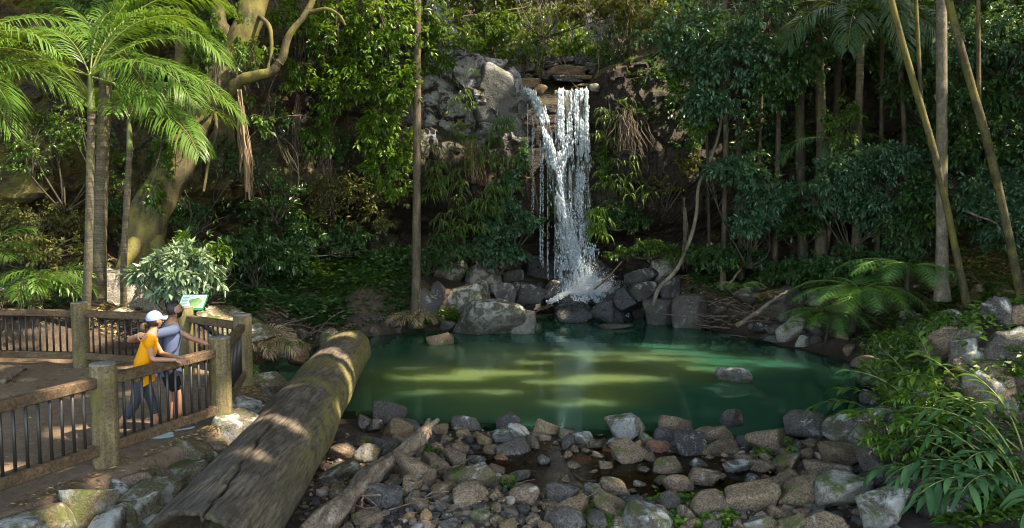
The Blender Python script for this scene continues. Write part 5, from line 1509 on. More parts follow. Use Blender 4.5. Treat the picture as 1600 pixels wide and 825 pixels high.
# lianas
def liana(pts, r0, r1, label, bark='bark_pale', seed=0, grp=None):
    P = spline([at(*p) for p in pts], 60); V,F = tube(P, np.linspace(r0,r1,60), 9, .15, 4, seed)
    return tag(MB().add(V,F).build('liana', WOOD[bark], origin=P[0]), label, 'liana', grp)
liana([(1020,478,26.2),(1030,450,26.2),(1058,420,26.2),(1078,375,26.2),(1088,335,26.3),(1092,290,26.3),(1108,255,26.2),(1124,205,26),(1130,150,25.8)], .075, .04, 'pale curved liana rising from the water edge right of the waterfall')
liana([(928,452,27.6),(948,436,27.5),(962,420,27.4),(972,408,27.3)], .035, .02, 'bare curved branch over the wet rocks right of the waterfall', 'stick')
for i,(pts,lb) in enumerate([([(840,10,31),(850,60,31),(842,110,31),(852,150,30.5)],'thin vine looping down at the waterfall lip, left strand'),([(880,90,30.6),(895,130,30.5),(915,138,30.4),(935,110,30.4),(930,60,30.6)],'thin vine hanging in a loop above the right stream'),
    ([(810,0,32),(830,40,32),(870,60,32),(900,50,32)],'thin grey vine sagging across the gap above the falls'),([(600,0,24),(596,80,24.3),(605,150,24.6)],'thin vine beside the slim tree at top centre'),([(430,0,23),(452,70,23),(420,150,23),(440,240,23.5)],'twisted thin vine in front of the dark cliff at the left'),
    ([(560,60,25),(545,140,25),(520,200,25.3),(500,260,25.5)],'slanting thin vine on the dark cliff'),([(375,230,22),(420,190,23),(470,180,24),(500,190,25)],'thin arching vine across the dark cliff face')]):
    liana(pts, .018, .010, lb, 'stick', 40+i, 'thin vines')
# --- straight slim tree left of centre with crown above the frame
b = on(650, 497, -.55)
tree('slim_tree', [b-[0,0,.3], at(651,300,b[1]), at(652,60,b[1]), at(652,-220,b[1])], .135, .10, 'bark_brown', 'straight slim tree trunk rising from the far left shore out of the frame', seed=50, flare=1.1,
     blobs=[(-2.9,24,16.5,3,3,2),(-1,25,17.5,2.5,3,2)], tips=500, leaf='mid', size=.32, bump=.05)
# --- right hand trunks
tree('leaning_tree', up_line(1512,480,19.5,1392,0,19.5,bend=.12), .085, .075, 'bark_moss', 'slender mossy trunk leaning left in front of the pale straight one at the right', seed=51, flare=.2, blobs=[(9,20,18,3,3,2)], tips=300, leaf='mid', size=.35)
tree('straight_tree', up_line(1472,470,20.3,1471,0,20.3), .14, .12, 'bark_pale', 'straight pale trunk standing between the two leaning trunks at the right', seed=52, flare=.5, blobs=[(12.5,20,18.5,3,3,2)], tips=300, leaf='mid', size=.35, bump=.05)
tree('leaning_tree', up_line(1600,485,18.3,1482,0,18.3,bend=.1), .092, .08, 'bark_moss', 'mossy trunk leaning left nearest the right edge of the frame', seed=53, flare=.2, blobs=[(10,18,18,3,3,2)], tips=300, leaf='mid', size=.35)
for i,(x0,y0,x1,Y,r,lb) in enumerate([(1130,425,1132,26.3,.085,'thin brown trunk just right of the curved liana'),(1160,430,1154,26.8,.10,'brown trunk second from the curved liana'),(1210,415,1216,26.5,.09,'thin trunk third from the curved liana'),
      (1256,400,1250,25.5,.16,'dark trunk left of the tall brown one among the right trees'),(1284,390,1276,25.2,.17,'tall brown trunk behind the shaded shrubs at the right'),(1308,400,1312,26,.12,'thin dark trunk left of the shaded palm'),(1180,420,1190,27.2,.07,'faint thin trunk deep in the shade at the right'),(1110,400,1105,27,.06,'faint thin trunk left of the brown ones'),
      (1420,400,1400,24.5,.08,'thin dark trunk behind the leaning one at the right'),(1560,380,1580,23,.09,'thin dark trunk deep in the trees near the right edge'),(1370,400,1378,25,.07,'thin dark trunk under the shaded palm')]):
    p0 = at(x0, y0, Y); tree('thin_tree', [p0-[0,0,.6], at((x0+x1)/2+3*(-1)**i, y0/2, Y), at(x1, 0, Y), at(x1, -180, Y)], r, r*.75, 'bark_brown' if i%2==0 else 'bark_dark', lb, 'thin trunks of the right hand grove', seed=60+i, flare=.4, ns=10)
# fallen thin stem leaning on the right slope & a stump
stick([at(1508,330,20), at(1560,350,19.5), at(1600,375,19)], .03, .015, 'thin bare branch sloping across the right shrubs')
stick([at(1135,450,25.6), at(1150,430,25.6), at(1175,400,25.6)], .05, .03, 'short brown fallen stem leaning below the right trees')

# --- cliff top vegetation
def ub(lst): return [tuple(at(x, y, Y)) + (rx, ry, rz) for x, y, Y, rx, ry, rz in lst]
def bush(lst, base, tips, size, leaf, seed, label, cat='shrub', name='shrub', k=6, **kw):
    return plant(name, at(*base), ub(lst), tips, k, size, leaf, seed, label, cat, **kw)
bush([(300,130,19.5,.35,.3,.8),(335,60,19.6,.4,.3,.6),(258,230,19.2,.3,.3,.6),(385,60,19.9,.4,.3,.6),(240,300,19,.3,.3,.4)], (300,200,19.6), 420, .12, 'mid', 99, 'small creepers clinging to the big leaning mossy trunk', cat='creeper', name='creeper')
bush([(100,200,20.3,1.0,.25,.6),(40,240,20,.8,.25,.5),(170,260,20.8,.8,.25,.7)], (100,330,20.2), 900, .075, 'mid', 97, 'small leaved creeper in patches over the left bluff behind the palms', cat='creeper', name='creeper')
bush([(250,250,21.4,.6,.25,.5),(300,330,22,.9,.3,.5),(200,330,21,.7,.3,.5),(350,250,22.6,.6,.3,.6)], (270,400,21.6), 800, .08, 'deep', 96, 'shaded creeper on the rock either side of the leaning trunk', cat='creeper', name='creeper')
bush([(400,260,23.8,.6,.3,.7),(440,300,24,.7,.3,.6),(430,180,23.8,.5,.3,.7),(540,230,25.8,.5,.3,.6)], (430,350,24), 700, .085, 'deep', 95, 'dull creeper patches on the dark cliff between limb and hanging leaves', cat='creeper', name='creeper')
bush([(790,15,33.5,1.4,.8,.7),(900,15,33.2,1.5,.8,.6),(960,5,33,1.2,.8,.6)], (850,60,33.8), 900, .13, 'olive', 94, 'dim tangled thicket along the top edge above the falls')
bush([(730,85,31,1.3,1.2,.7),(790,70,31.5,1.2,1,.7),(760,40,32.5,1.5,1.2,.9)], (750,105,31), 750, .17, 'mid', 101, 'leafy green shrub on the cliff top left of the waterfall')
bush([(700,30,31,.9,1,1.2),(690,80,30,.6,.8,1.0)], (700,110,30), 350, .15, 'bright', 102, 'light green shrub at the cliff edge above the hanging ferns')
bush([(860,50,35,1.6,1.4,1.0),(900,75,34.5,1.2,1,.7),(820,30,36,1.6,1,1)], (870,105,34.6), 800, .16, 'bright', 103, 'sunlit yellow green thicket straight above the waterfall')
bush([(965,60,33,.9,1,1.2),(950,100,32,.7,.8,.6)], (960,125,32), 600, .11, 'deep', 104, 'fine leaved dark shrub above the right end of the lip')
bush([(965,130,30.3,.9,.6,.7),(1005,110,30,1.0,.7,.8),(985,160,29,.8,.5,.5)], (980,150,30.4), 1000, .085, 'mid', 105, 'feathery green shrub draping over the lip right of the waterfall', w=.25)
bush([(1030,40,32,1.4,1.2,1.2),(1000,10,33,1.4,1.2,.9)], (1020,110,32), 700, .16, 'olive', 106, 'olive brown thicket on the cliff top right of the falls')
bush([(800,110,31,.35,.4,.4),(835,92,31.5,.4,.4,.5)], (815,125,30.9), 160, .1, 'mid', 107, 'small sprig growing in the stream bed above the lip')
rng = np.random.default_rng(90)
bk = [(640,36),(700,40),(745,44),(790,38),(835,48),(880,43),(930,50),(975,40),(1020,44),(1070,38),(1120,42),(600,42),(560,38),(860,60),(760,60),(960,62),(1040,58)]
adj = ['pale','tall','leafy','slender','hazy','dense','broad','ragged','olive','spreading','dusky','shady','thin','far','distant','remote','faint']
for i,(x,Y) in enumerate(bk):
    p = at(x, 100, Y); p[2] = 8.4+(Y-30)*.36
    zt = p[2]+rng.uniform(6,9)
    bl = [tuple(p+[rng.normal()*1.2, rng.normal()*.8, h]) + (rng.uniform(1.6,2.6), 1.6, rng.uniform(1.1,1.8)) for h in (1.2, 2.8, 4.6, 6.4)]
    tree('forest_tree', [p-[0,0,.8], p+[.2,0,3], p+[rng.normal()*.5,0,zt-p[2]]], .13, .07, 'bark_pale' if i%3 else 'bark_brown', f'{adj[i]} background tree on the plateau {"left of" if x<800 else "right of" if x>940 else "straight above"} the waterfall', 'trees on the plateau behind the waterfall', seed=200+i,
         blobs=bl, tips=900, leaf=['olive','mid','bright','deep','mid'][i%5], size=.24, k=5, limbs=5, clump=9)
# tangle of grey hanging twigs on the plateau edge
mbt = MB(); rng = np.random.default_rng(12)
for i in range(230):
    x = rng.uniform(700,1060); Y = rng.uniform(31.5,37); y0 = rng.uniform(-30,70); L = rng.uniform(20,90)
    a = at(x, y0, Y); e = at(x+rng.normal()*26, y0+L, Y); m = (a+e)/2 + rng.normal(size=3)*.25
    V,F = tube(spline([a,m,e], 9), .012+.01*rng.random(), 4, cap=False); mbt.add(V,F)
tag(mbt.build('twig_tangle', WOOD['stick']), 'tangle of bare grey twigs and vines hanging in the trees above the falls', 'twigs', kind='stuff')

# --- foliage hanging on / in front of the left cliff
bush([(600,40,24.5,1.3,.9,.9),(560,110,24.6,1.1,.8,.8),(620,130,24.8,.9,.7,.8),(590,190,25,.8,.6,.9),(555,20,24.3,1.2,.8,.6)], (590,-40,24.8), 1150, .17, 'bright', 110, 'big sunlit hanging mass of glossy leaves at top centre left', cat='hanging foliage', name='hanging_foliage', clump=9)
bush([(600,255,25.3,.8,.5,.8),(625,225,25.2,.6,.5,.6),(618,290,25.6,.5,.4,.45)], (600,190,25.5), 330, .17, 'bright', 111, 'lower tail of bright glossy leaves hanging over the dark overhang', cat='hanging foliage', name='hanging_foliage', clump=8)
bush([(660,30,25.5,.8,.8,.9),(690,75,26,.7,.6,.7),(665,105,26,.5,.5,.5)], (670,-40,26), 480, .16, 'mid', 112, 'leafy branch hanging in front of the cliff beside the slim trunk', cat='hanging foliage', name='hanging_foliage')
bush([(500,60,24,.8,.6,.9),(520,140,24.4,.7,.5,.8),(495,200,24.6,.6,.4,.6)], (500,-40,24.4), 420, .16, 'mid', 113, 'looser leaves hanging before the dark cliff left of the bright mass', cat='hanging foliage', name='hanging_foliage')
bush([(460,110,23.6,.4,.4,.7),(455,20,23,.6,.4,.7)], (458,-40,23.4), 200, .15, 'bright', 114, 'few bright leaves beside the curved mossy limb', cat='hanging foliage', name='hanging_foliage')
bush([(350,60,21,.9,.6,.8),(310,20,21,1,.7,.6),(390,130,20.6,.4,.4,.5),(410,190,20.7,.35,.3,.4)], (350,-30,21), 480, .15, 'mid', 115, 'leaves growing along the big mossy limb at upper left', cat='hanging foliage', name='hanging_foliage')
bush([(245,20,21.5,1.2,.7,.7),(150,10,21,1.4,.8,.6)], (230,-50,21.5), 500, .15, 'deep', 116, 'shady leaves behind the palm tops at upper left', cat='hanging foliage', name='hanging_foliage')
bush([(560,300,26.5,1.3,.5,.6),(520,290,26,1,.5,.5),(480,330,25.8,1,.5,.4),(590,340,26.4,.8,.5,.5)], (540,250,26.8), 700, .13, 'olive', 117, 'dull creeper covering the lower edge of the dark overhang', cat='creeper', name='creeper')
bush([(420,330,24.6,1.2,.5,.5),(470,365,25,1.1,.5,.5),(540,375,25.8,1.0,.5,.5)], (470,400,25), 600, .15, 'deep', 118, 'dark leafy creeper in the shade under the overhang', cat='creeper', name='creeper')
# moss and creepers on the left bluff
bush([(60,335,20.3,1.2,.4,.4),(110,350,20.8,1,.4,.4)], (60,400,20.2), 700, .08, 'olive', 119, 'mossy creeper mat on the sunlit bluff behind the left palms', cat='creeper', name='creeper')
# --- ferns and creepers on the cliff near the falls
def strap_fern(lst, base, n, L, leaf, seed, label, w=.042, down=.8, cat='hanging fern', name='cliff_fern'):
    """clumps of long drooping straps hugging the cliff"""
    rng = np.random.default_rng(seed); mb = MB(); B = np.asarray(ub(lst)); vol = B[:,3]*B[:,5]; base = at(*base)
    for i in range(int(n*.62)):
        b = B[rng.choice(len(B), p=vol/vol.sum())]; c = b[:3] + rng.uniform(-1,1,3)*b[3:]
        m = rng.integers(8, 15)
        for j in range(m):
            a = rng.uniform(-1.5,1.5); d0 = norm([math.sin(a)*1.2, -math.cos(a)*.8, rng.uniform(.0,1.1)]); l = L*rng.uniform(.6,1.3)
            t = np.linspace(0,1,7)[:,None]; P = c + d0*l*t*(1-.35*t) - np.array([0,0,1])*l*down*t**2
            T = norm(np.gradient(P,axis=0)); sd = norm(np.cross(T,[0,-.3,1.])); ww = w*l*np.array([.4,.9,1,1,.85,.55,.05])[:,None]
            ser = np.array([1,.8,1.1,.8,1.1,.8,1])[:,None]
            A = P+sd*ww*ser; Bq = P-sd*ww*ser; V = np.vstack([A,P-np.cross(T,sd)*.0-T*0+np.array([0,.012,0]),Bq]); q = np.arange(6)[:,None]
            F = np.vstack([q+[0,1,8,7], q+[7,8,15,14]]); mb.add(V,F,rng.random())
    return tag(mb.build(name, LEAF[leaf], smooth_=False, origin=base), label, cat)
strap_fern([(722,150,27.2,.45,.25,.9),(728,215,27.1,.5,.25,.6)], (720,120,27.4), 60, .36, 'hang', 1, 'light green fern column running down the white lichened rock face')
strap_fern([(700,270,27,.6,.3,.5),(740,310,26.9,.8,.3,.6),(760,250,27.2,.5,.3,.5),(715,350,26.8,.8,.4,.4)], (730,300,27.2), 130, .48, 'hang', 2, 'dense curtain of long sword ferns on the cliff left of the waterfall')
strap_fern([(780,200,27.6,.35,.3,.5),(790,270,27.6,.4,.3,.6)], (785,230,27.7), 50, .45, 'mid', 3, 'short ferns beside the left stream of the waterfall')
strap_fern([(957,190,28.5,.6,.3,.8)], (950,150,28.8), 46, .42, 'hang', 4, 'upper fern clump right beside the waterfall lip')
strap_fern([(965,270,28.2,.7,.3,.6),(1000,290,28.2,.4,.3,.5)], (970,250,28.4), 44, .5, 'hang', 5, 'long drooping ferns on the right of the waterfall')
strap_fern([(936,345,28.4,.25,.2,.5)], (936,330,28.5), 26, .55, 'bright', 6, 'small bright fern tufts low on the right of the waterfall')
strap_fern([(676,270,26.55,.18,.2,1.0)], (676,220,26.8), 24, .5, 'hang', 7, 'narrow ferns on the dark rock edge right of the slim trunk')
bush([(790,300,28,.7,.4,.8),(810,350,28,.7,.4,.7),(770,340,27.6,.7,.4,.6),(815,250,28.4,.3,.3,.6)], (800,400,28), 950, .13, 'blue', 120, 'bluish broadleaf creeper in the spray left of the waterfall', cat='creeper', name='creeper', w=.7)
bush([(790,400,27.6,.8,.4,.4),(760,385,27.4,.6,.4,.4)], (780,430,27.5), 420, .14, 'blue', 121, 'dark green leafy clump behind the rock pile left of the falls', w=.7)
bush([(1020,130,28.9,.7,.4,.5),(1050,170,28.4,.8,.4,.5),(1000,100,29.6,.7,.4,.4),(1070,220,28,.5,.3,.5)], (1030,90,29.6), 750, .12, 'deep', 126, 'dark creeper spilling over the cliff edge right of the waterfall', cat='creeper', name='creeper')
bush([(1040,290,28.2,.7,.3,.4),(1080,260,27.8,.5,.3,.6)], (1040,330,28.2), 260, .10, 'olive', 127, 'thin olive creeper on the bare brown rock face right of the falls', cat='creeper', name='creeper')
bush([(940,250,28.7,.35,.3,.8),(980,200,28.6,.5,.3,.5),(1000,180,28.6,.5,.4,.5)], (950,150,28.8), 520, .11, 'mid', 122, 'leafy creeper between the ferns right of the waterfall', cat='creeper', name='creeper')
bush([(870,300,29.35,.45,.12,1.2),(890,340,29.35,.4,.12,.8)], (875,350,29.5), 260, .10, 'mid', 123, 'wet creeper on the rock wall behind the falling water', cat='creeper', name='creeper')
bush([(960,330,28.6,.8,.3,.6),(1000,350,28.4,.6,.3,.3)], (960,360,28.6), 350, .11, 'deep', 124, 'shaded creeper low on the cliff right of the waterfall', cat='creeper', name='creeper')
bush([(1010,385,27.6,.8,.5,.3),(965,395,27.8,.4,.3,.25),(1060,395,27.2,.6,.4,.25)], (1010,405,27.6), 380, .12, 'mid', 125, 'low green plants on the ledge right of the waterfall foot')
# --- right hand side
bush([(1080,50,24.5,1.5,.9,1.1),(1150,90,24,1.4,.9,1.0),(1110,150,24.2,.9,.7,.7),(1190,30,24,1.4,.9,1)], (1120,-60,25), 1500, .16, 'blue', 130, 'great hanging mass of glossy bluish leaves at the upper right', cat='hanging foliage', name='hanging_foliage', clump=10)
bush([(1230,110,24,1.0,.7,.9),(1200,160,24,.6,.5,.5),(1280,60,24.3,.8,.6,.8)], (1230,-60,24.6), 700, .15, 'deep', 131, 'darker leaves hanging right of the great glossy mass', cat='hanging foliage', name='hanging_foliage')
bush([(1095,195,24.4,.35,.3,.4),(1060,130,24.6,.4,.4,.5),(1098,218,24.4,.2,.2,.15)], (1090,140,24.6), 190, .16, 'mid', 132, 'small bright tip hanging at the lower end of the glossy mass', cat='hanging foliage', name='hanging_foliage')
bush([(1160,270,25,1.0,.7,.6),(1200,310,24.8,.9,.7,.6),(1130,260,25,.6,.6,.4),(1180,350,24.6,.8,.6,.4)], (1170,420,25), 1100, .15, 'blue', 133, 'bushy glossy tree foliage at mid height right of the liana')
bush([(1330,270,23,1.3,.8,.6),(1290,300,23.2,1,.8,.5),(1390,250,22.6,1,.8,.5),(1370,330,22.6,1.1,.8,.6)], (1330,400,23.2), 1500, .14, 'blue', 134, 'wide grey green shrub in the middle of the right side')
bush([(1420,360,22,.8,.7,.7),(1390,410,21.8,.8,.6,.4),(1430,300,22,.6,.5,.5)], (1410,440,22), 800, .12, 'deep', 135, 'dark small leaved shrub left of the pale straight trunk')
bush([(1320,170,23.5,.5,.4,.5),(1310,210,23.5,.5,.4,.4)], (1320,260,23.6), 180, .13, 'mid', 136, 'thin leafy sprays in front of the shaded palm')
bush([(1370,25,23,1.0,.7,.5),(1430,20,23,.8,.6,.4)], (1390,-60,23), 420, .14, 'mid', 137, 'leaves at the top edge between palm and leaning trunk', cat='hanging foliage', name='hanging_foliage')
def wall_bush(x, y, Y, rx, rz, tips, leaf, seed, label, size=.14):
    bush([(x,y,Y,rx,.8,rz),(x+rx*25,y+rz*14,Y-.3,rx*.7,.7,rz*.7),(x-rx*28,y+rz*20,Y,rx*.6,.7,rz*.6)], (x,y+rz*75,Y+.3), tips, size, leaf, seed, label)
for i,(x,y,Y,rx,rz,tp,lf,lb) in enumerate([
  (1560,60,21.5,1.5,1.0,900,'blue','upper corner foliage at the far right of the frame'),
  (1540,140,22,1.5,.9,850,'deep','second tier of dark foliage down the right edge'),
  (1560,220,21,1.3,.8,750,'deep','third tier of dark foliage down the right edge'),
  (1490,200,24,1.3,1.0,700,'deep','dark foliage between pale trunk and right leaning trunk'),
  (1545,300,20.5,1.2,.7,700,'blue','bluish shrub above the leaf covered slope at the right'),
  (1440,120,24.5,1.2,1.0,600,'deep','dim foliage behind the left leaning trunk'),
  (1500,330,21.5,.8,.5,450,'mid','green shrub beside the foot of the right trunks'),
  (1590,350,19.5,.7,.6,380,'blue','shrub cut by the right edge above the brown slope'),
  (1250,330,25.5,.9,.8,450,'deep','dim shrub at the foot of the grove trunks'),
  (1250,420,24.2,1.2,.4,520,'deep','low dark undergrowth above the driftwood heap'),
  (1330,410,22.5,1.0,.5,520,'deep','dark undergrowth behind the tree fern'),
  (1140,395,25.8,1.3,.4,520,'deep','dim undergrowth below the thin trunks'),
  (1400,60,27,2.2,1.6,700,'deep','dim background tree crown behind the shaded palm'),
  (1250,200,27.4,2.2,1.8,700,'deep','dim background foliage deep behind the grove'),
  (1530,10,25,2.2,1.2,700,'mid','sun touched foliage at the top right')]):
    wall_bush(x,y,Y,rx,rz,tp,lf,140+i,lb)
# --- left mid ground
bush([(285,420,16.4,.75,.5,.55),(250,440,16.2,.5,.4,.3),(330,445,16.6,.45,.4,.3),(230,430,16.2,.4,.3,.25)], (290,500,16.6), 330, .17, 'grey', 160, 'pale glossy shrub right behind the couple', w=.42, clump=5, k=8, nst=9)
bush([(300,385,17.5,.5,.4,.35),(345,400,17.8,.4,.4,.3)], (315,480,17.6), 200, .15, 'mid', 161, 'small shrub behind the pale glossy one')
bush([(395,400,23,1.3,.8,.5),(370,380,22.6,1,.7,.5),(440,400,24,1,.8,.5)], (400,450,23), 700, .14, 'deep', 162, 'dark thicket in the shade right of the big leaning trunk')
bush([(50,380,18.5,.9,.6,.5),(120,400,18.8,.8,.5,.4),(0,360,18.5,1,.6,.6)], (60,430,18.6), 480, .12, 'olive', 163, 'olive undergrowth at the foot of the left bluff')

# ground cover as one mass
def cover(name, poly, n, size, leaf, seed, label, hgt=.35, k=4, w=.5, cat='ground cover'):
    rng = np.random.default_rng(seed); P = np.array([hit(x, y)[:2] for x, y, z in poly]); lo, hi = P.min(0), P.max(0); pts = []
    while sum(len(p) for p in pts) < n:
        q = rng.uniform(lo, hi, (n,2)); pts.append(q[poly_sd(q, P) < 0])
    q = np.concatenate(pts)[:n]; z, sp, sd = ground_z(q[:,0], q[:,1], True); ok = (sd > .05) & (sp > .1); q, z = q[ok], z[ok]
    lump = np.clip(.5+fbm(np.stack([q[:,0]*.9,q[:,1]*.9,q[:,0]*0],1), seed, 3)*1.1, .05, 1); h = hgt*lump*rng.random(len(q))**.6
    keep = rng.random(len(q)) < .35+lump; q, z, h, lump = q[keep], z[keep], h[keep], lump[keep]
    C = np.stack([q[:,0], q[:,1], z+h+.02],1); PP=[];DD=[];NN=[];SS=[]
    for i in range(k):
        a = rng.random(len(C))*6.28; d = np.stack([np.cos(a), np.sin(a), rng.uniform(-.3,.6,len(C))],1)
        PP.append(C+d*.03); DD.append(d); NN.append(norm(np.array([0,-.2,1.])+.5*rand_dir(len(C), rng))); SS.append(size*rng.uniform(.6,1.4,len(C)))
    V,F = leaves(np.concatenate(PP), np.concatenate(DD), np.concatenate(NN), np.concatenate(SS), w)
    return tag(new_mesh(name, V, F, mats=LEAF[leaf], rnd=leaf_rnd(len(V)//5, rng), smooth_=False), label, cat, kind='stuff')
cover('ground_cover', [(350,500,.0),(345,440,.8),(420,425,1),(480,422,1.3),(560,420,1),(640,425,1.6),(660,450,1),(650,470,0),(640,512,-.7),(560,515,-.7),(470,515,-.4)], 7000, .17, 'deep', 1, 'dense dark green ground cover on the bank left of the pool', .75)
cover('ground_cover', [(440,470,.3),(430,435,.9),(560,425,1.5),(645,425,1.5),(650,470,0),(640,505,-.6)], 2600, .15, 'mid', 2, 'fresh green plants mixed into the ground cover left of the pool', .85)
cover('ground_cover', [(1385,520,-.2),(1480,470,.9),(1600,440,1.9),(1610,640,.4),(1500,660,0),(1400,600,-.5)], 3000, .11, 'mid', 3, 'small leaved plants between the boulders of the right bank', .5)
cover('ground_cover', [(1080,470,.2),(1350,480,.2),(1400,430,1.4),(1250,420,1),(1080,425,1.2)], 3600, .12, 'deep', 4, 'dim undergrowth on the far right bank', .45)
cover('ground_cover', [(655,500,-.6),(680,485,-.4),(720,500,-.6),(700,515,-.9),(655,512,-.9)], 420, .13, 'mid', 5, 'small green plants round the slim tree foot', .3)
cover('ground_cover', [(1450,640,0),(1530,600,0),(1600,570,0),(1605,825,0),(1470,825,0),(1480,740,0)], 1100, .12, 'mid', 12, 'small leafy plants covering the bank below the ginger clumps', .4)
cover('ground_cover', [(1340,560,0),(1420,520,0),(1480,560,0),(1470,650,0),(1390,650,0)], 1300, .10, 'bright', 13, 'fine light plants on the bank at the right end of the pool', .4)
cover('clover', [(985,800,-.75),(1060,770,-.75),(1130,780,-.75),(1150,825,-.7),(1030,826,-.7),(920,790,-.75),(910,826,-.75),(960,826,-.75)], 2600, .065, 'bright', 6, 'fresh green clover patch among the stones at the bottom', .12, w=.8, cat='clover')
cover('leaf_litter', [(1440,470,1.0),(1500,410,2.6),(1600,395,3.2),(1610,470,1.9),(1500,500,.7)], 5000, .13, 'dead', 7, 'brown leaf litter covering the right slope', .06, k=2, cat='leaf litter')
cover('leaf_litter', [(1050,500,-.3),(1300,510,-.3),(1350,425,1.3),(1050,430,.9)], 3200, .13, 'dead', 8, 'brown leaf litter on the far right bank', .05, k=2, cat='leaf litter')
cover('leaf_litter', [(350,540,-.4),(560,520,-.6),(560,500,-.4),(300,470,.3),(120,500,.4),(200,540,.2)], 2600, .11, 'dead', 9, 'brown leaf litter behind the fallen log', .05, k=2, cat='leaf litter')
cover('leaf_litter', [(500,700,-.9),(900,690,-.95),(1330,700,-.9),(1400,825,-.6),(460,826,-.7)], 2600, .045, 'dead', 10, 'fallen leaf scraps scattered over the stony shore', .03, k=1, cat='leaf litter')
def cover_at(x0, y0, x1, y1, n, size, leaf, seed, label, hgt):
    rng = np.random.default_rng(seed); q = np.stack([rng.uniform(x0,x1,n), rng.uniform(y0,y1,n)],1); z, sp, sd = ground_z(q[:,0], q[:,1], True)
    lump = fbm(np.stack([q[:,0]*.5,q[:,1]*.5,q[:,0]*0],1), seed, 3); ok = (sd > .6) & (sp > .3) & (lump > -.25); q, z, lump = q[ok], z[ok], lump[ok]; m = len(q)
    C = np.stack([q[:,0], q[:,1], z+hgt*rng.random(m)*(.5+lump)+.03],1); PP=[];DD=[];NN=[]
    for i in range(4):
        a = rng.random(m)*6.28; PP.append(C); DD.append(np.stack([np.cos(a),np.sin(a),rng.uniform(-.2,.5,m)],1)); NN.append(norm(np.array([0,0,1.])+.5*rand_dir(m,rng)))
    V,F = leaves(np.concatenate(PP), np.concatenate(DD), np.concatenate(NN), size*rng.uniform(.6,1.4,4*m), .45)
    tag(new_mesh('ground_cover', V, F, mats=LEAF[leaf], rnd=leaf_rnd(4*m, rng), smooth_=False), label, 'ground cover', kind='stuff')
cover_at(8.2, 3, 24, 24, 9000, .16, 'mid', 70, 'leafy forest floor plants rising up the slope on the far right', .6)
cover_at(6.1, 0, 9.5, 11, 2600, .15, 'mid', 72, 'leafy plants covering the near right slope beyond the ginger clumps', .5)
cover_at(-24, 15.6, -9, 24, 4500, .15, 'deep', 71, 'leafy forest floor plants on the slope at the far left', .5)
def litter_path():
    rng = np.random.default_rng(33); n = 2600; q = np.stack([rng.uniform(-14,-3.7,n), rng.uniform(5,15.2,n)],1)
    ok = poly_sd(q, PATH) < .05; q = q[ok]; z = ground_z(q[:,0], q[:,1]); C = np.stack([q[:,0],q[:,1],z+.012],1); a = rng.random(len(C))*6.28
    V,F = leaves(C, np.stack([np.cos(a),np.sin(a),a*0+.05],1), norm(np.array([0,0,1.])+.25*rand_dir(len(C),rng)), rng.uniform(.03,.085,len(C)), .45)
    tag(new_mesh('leaf_litter', V, F, mats=LEAF['dead'], rnd=leaf_rnd(len(C), rng), smooth_=False), 'dry leaves scattered on the dirt path inside the railings', 'leaf litter', kind='stuff')
litter_path()
def ledge_litter():
    rng = np.random.default_rng(34); n = 2600; Y = rng.uniform(6.2,14.2,n); xf = np.interp(Y, [p[1] for p in FEN], [p[0] for p in FEN]); X = xf + rng.uniform(.05,1,n)*(log_x(Y)-.6-xf)
    C = np.stack([X,Y,ground_z(X,Y)+.02],1); a = rng.random(n)*6.28
    V,F = leaves(C, np.stack([np.cos(a),np.sin(a),a*0+.1],1), norm(np.array([0,0,1.])+.4*rand_dir(n,rng)), rng.uniform(.03,.09,n), .4)
    tag(new_mesh('leaf_litter', V, F, mats=LEAF['dead'], rnd=leaf_rnd(n, rng), smooth_=False), 'dry leaves and twigs caught among the ledge rocks', 'leaf litter', kind='stuff')
ledge_litter()
# pebbles between the near stones
def pebbles():
    rng = np.random.default_rng(44); n = 3000; px = rng.uniform(460,1440,n); py = rng.uniform(664,850,n)
    q = np.array([on(a,b,-.88)[:2] for a,b in zip(px,py)]); z, sp, sd = ground_z(q[:,0], q[:,1], True); ok = (sd > -.25) & (sp > .3) & ((((q[:,0]-PC[0])/2.1)**2+((q[:,1]-PC[1])/1.15)**2 > .9) | (rng.random(n) < .12)); q, z = q[ok], z[ok]; n = len(q)
    V0,F0 = rock_shape(5, 2, 9, sharp=22); s = np.clip(rng.lognormal(-3.1,.5,n), .016, .13)
    a = rng.random(n)*6.28; ca, sa = np.cos(a), np.sin(a); sx, sy, sz = s, s*rng.uniform(.6,1,n), s*rng.uniform(.35,.7,n)
    X = V0[None,:,0]*sx[:,None]; Y = V0[None,:,1]*sy[:,None]; Zz = V0[None,:,2]*sz[:,None]
    V = np.stack([X*ca[:,None]-Y*sa[:,None]+q[:,:1], X*sa[:,None]+Y*ca[:,None]+q[:,1:2], Zz+(z+sz*.3)[:,None]],-1).reshape(-1,3)
    F = (np.arange(n)[:,None,None]*len(V0)+F0[None]).reshape(-1,3)
    tag(new_mesh('gravel', V, F, mats=MPEB, rnd=np.repeat(rng.random(n), len(V0)), smooth_=False), 'gravel and pebbles between the stones of the near shore', 'gravel', kind='stuff')
tp = NT('mixed gravel'); MPEB = tp.fin(tp.ramp(tp.attr(), [(0,(.02,.02,.024)),(.3,(.06,.055,.055)),(.6,(.12,.09,.065)),(.85,(.2,.14,.09)),(1,(.3,.26,.22))]), .6)
pebbles()

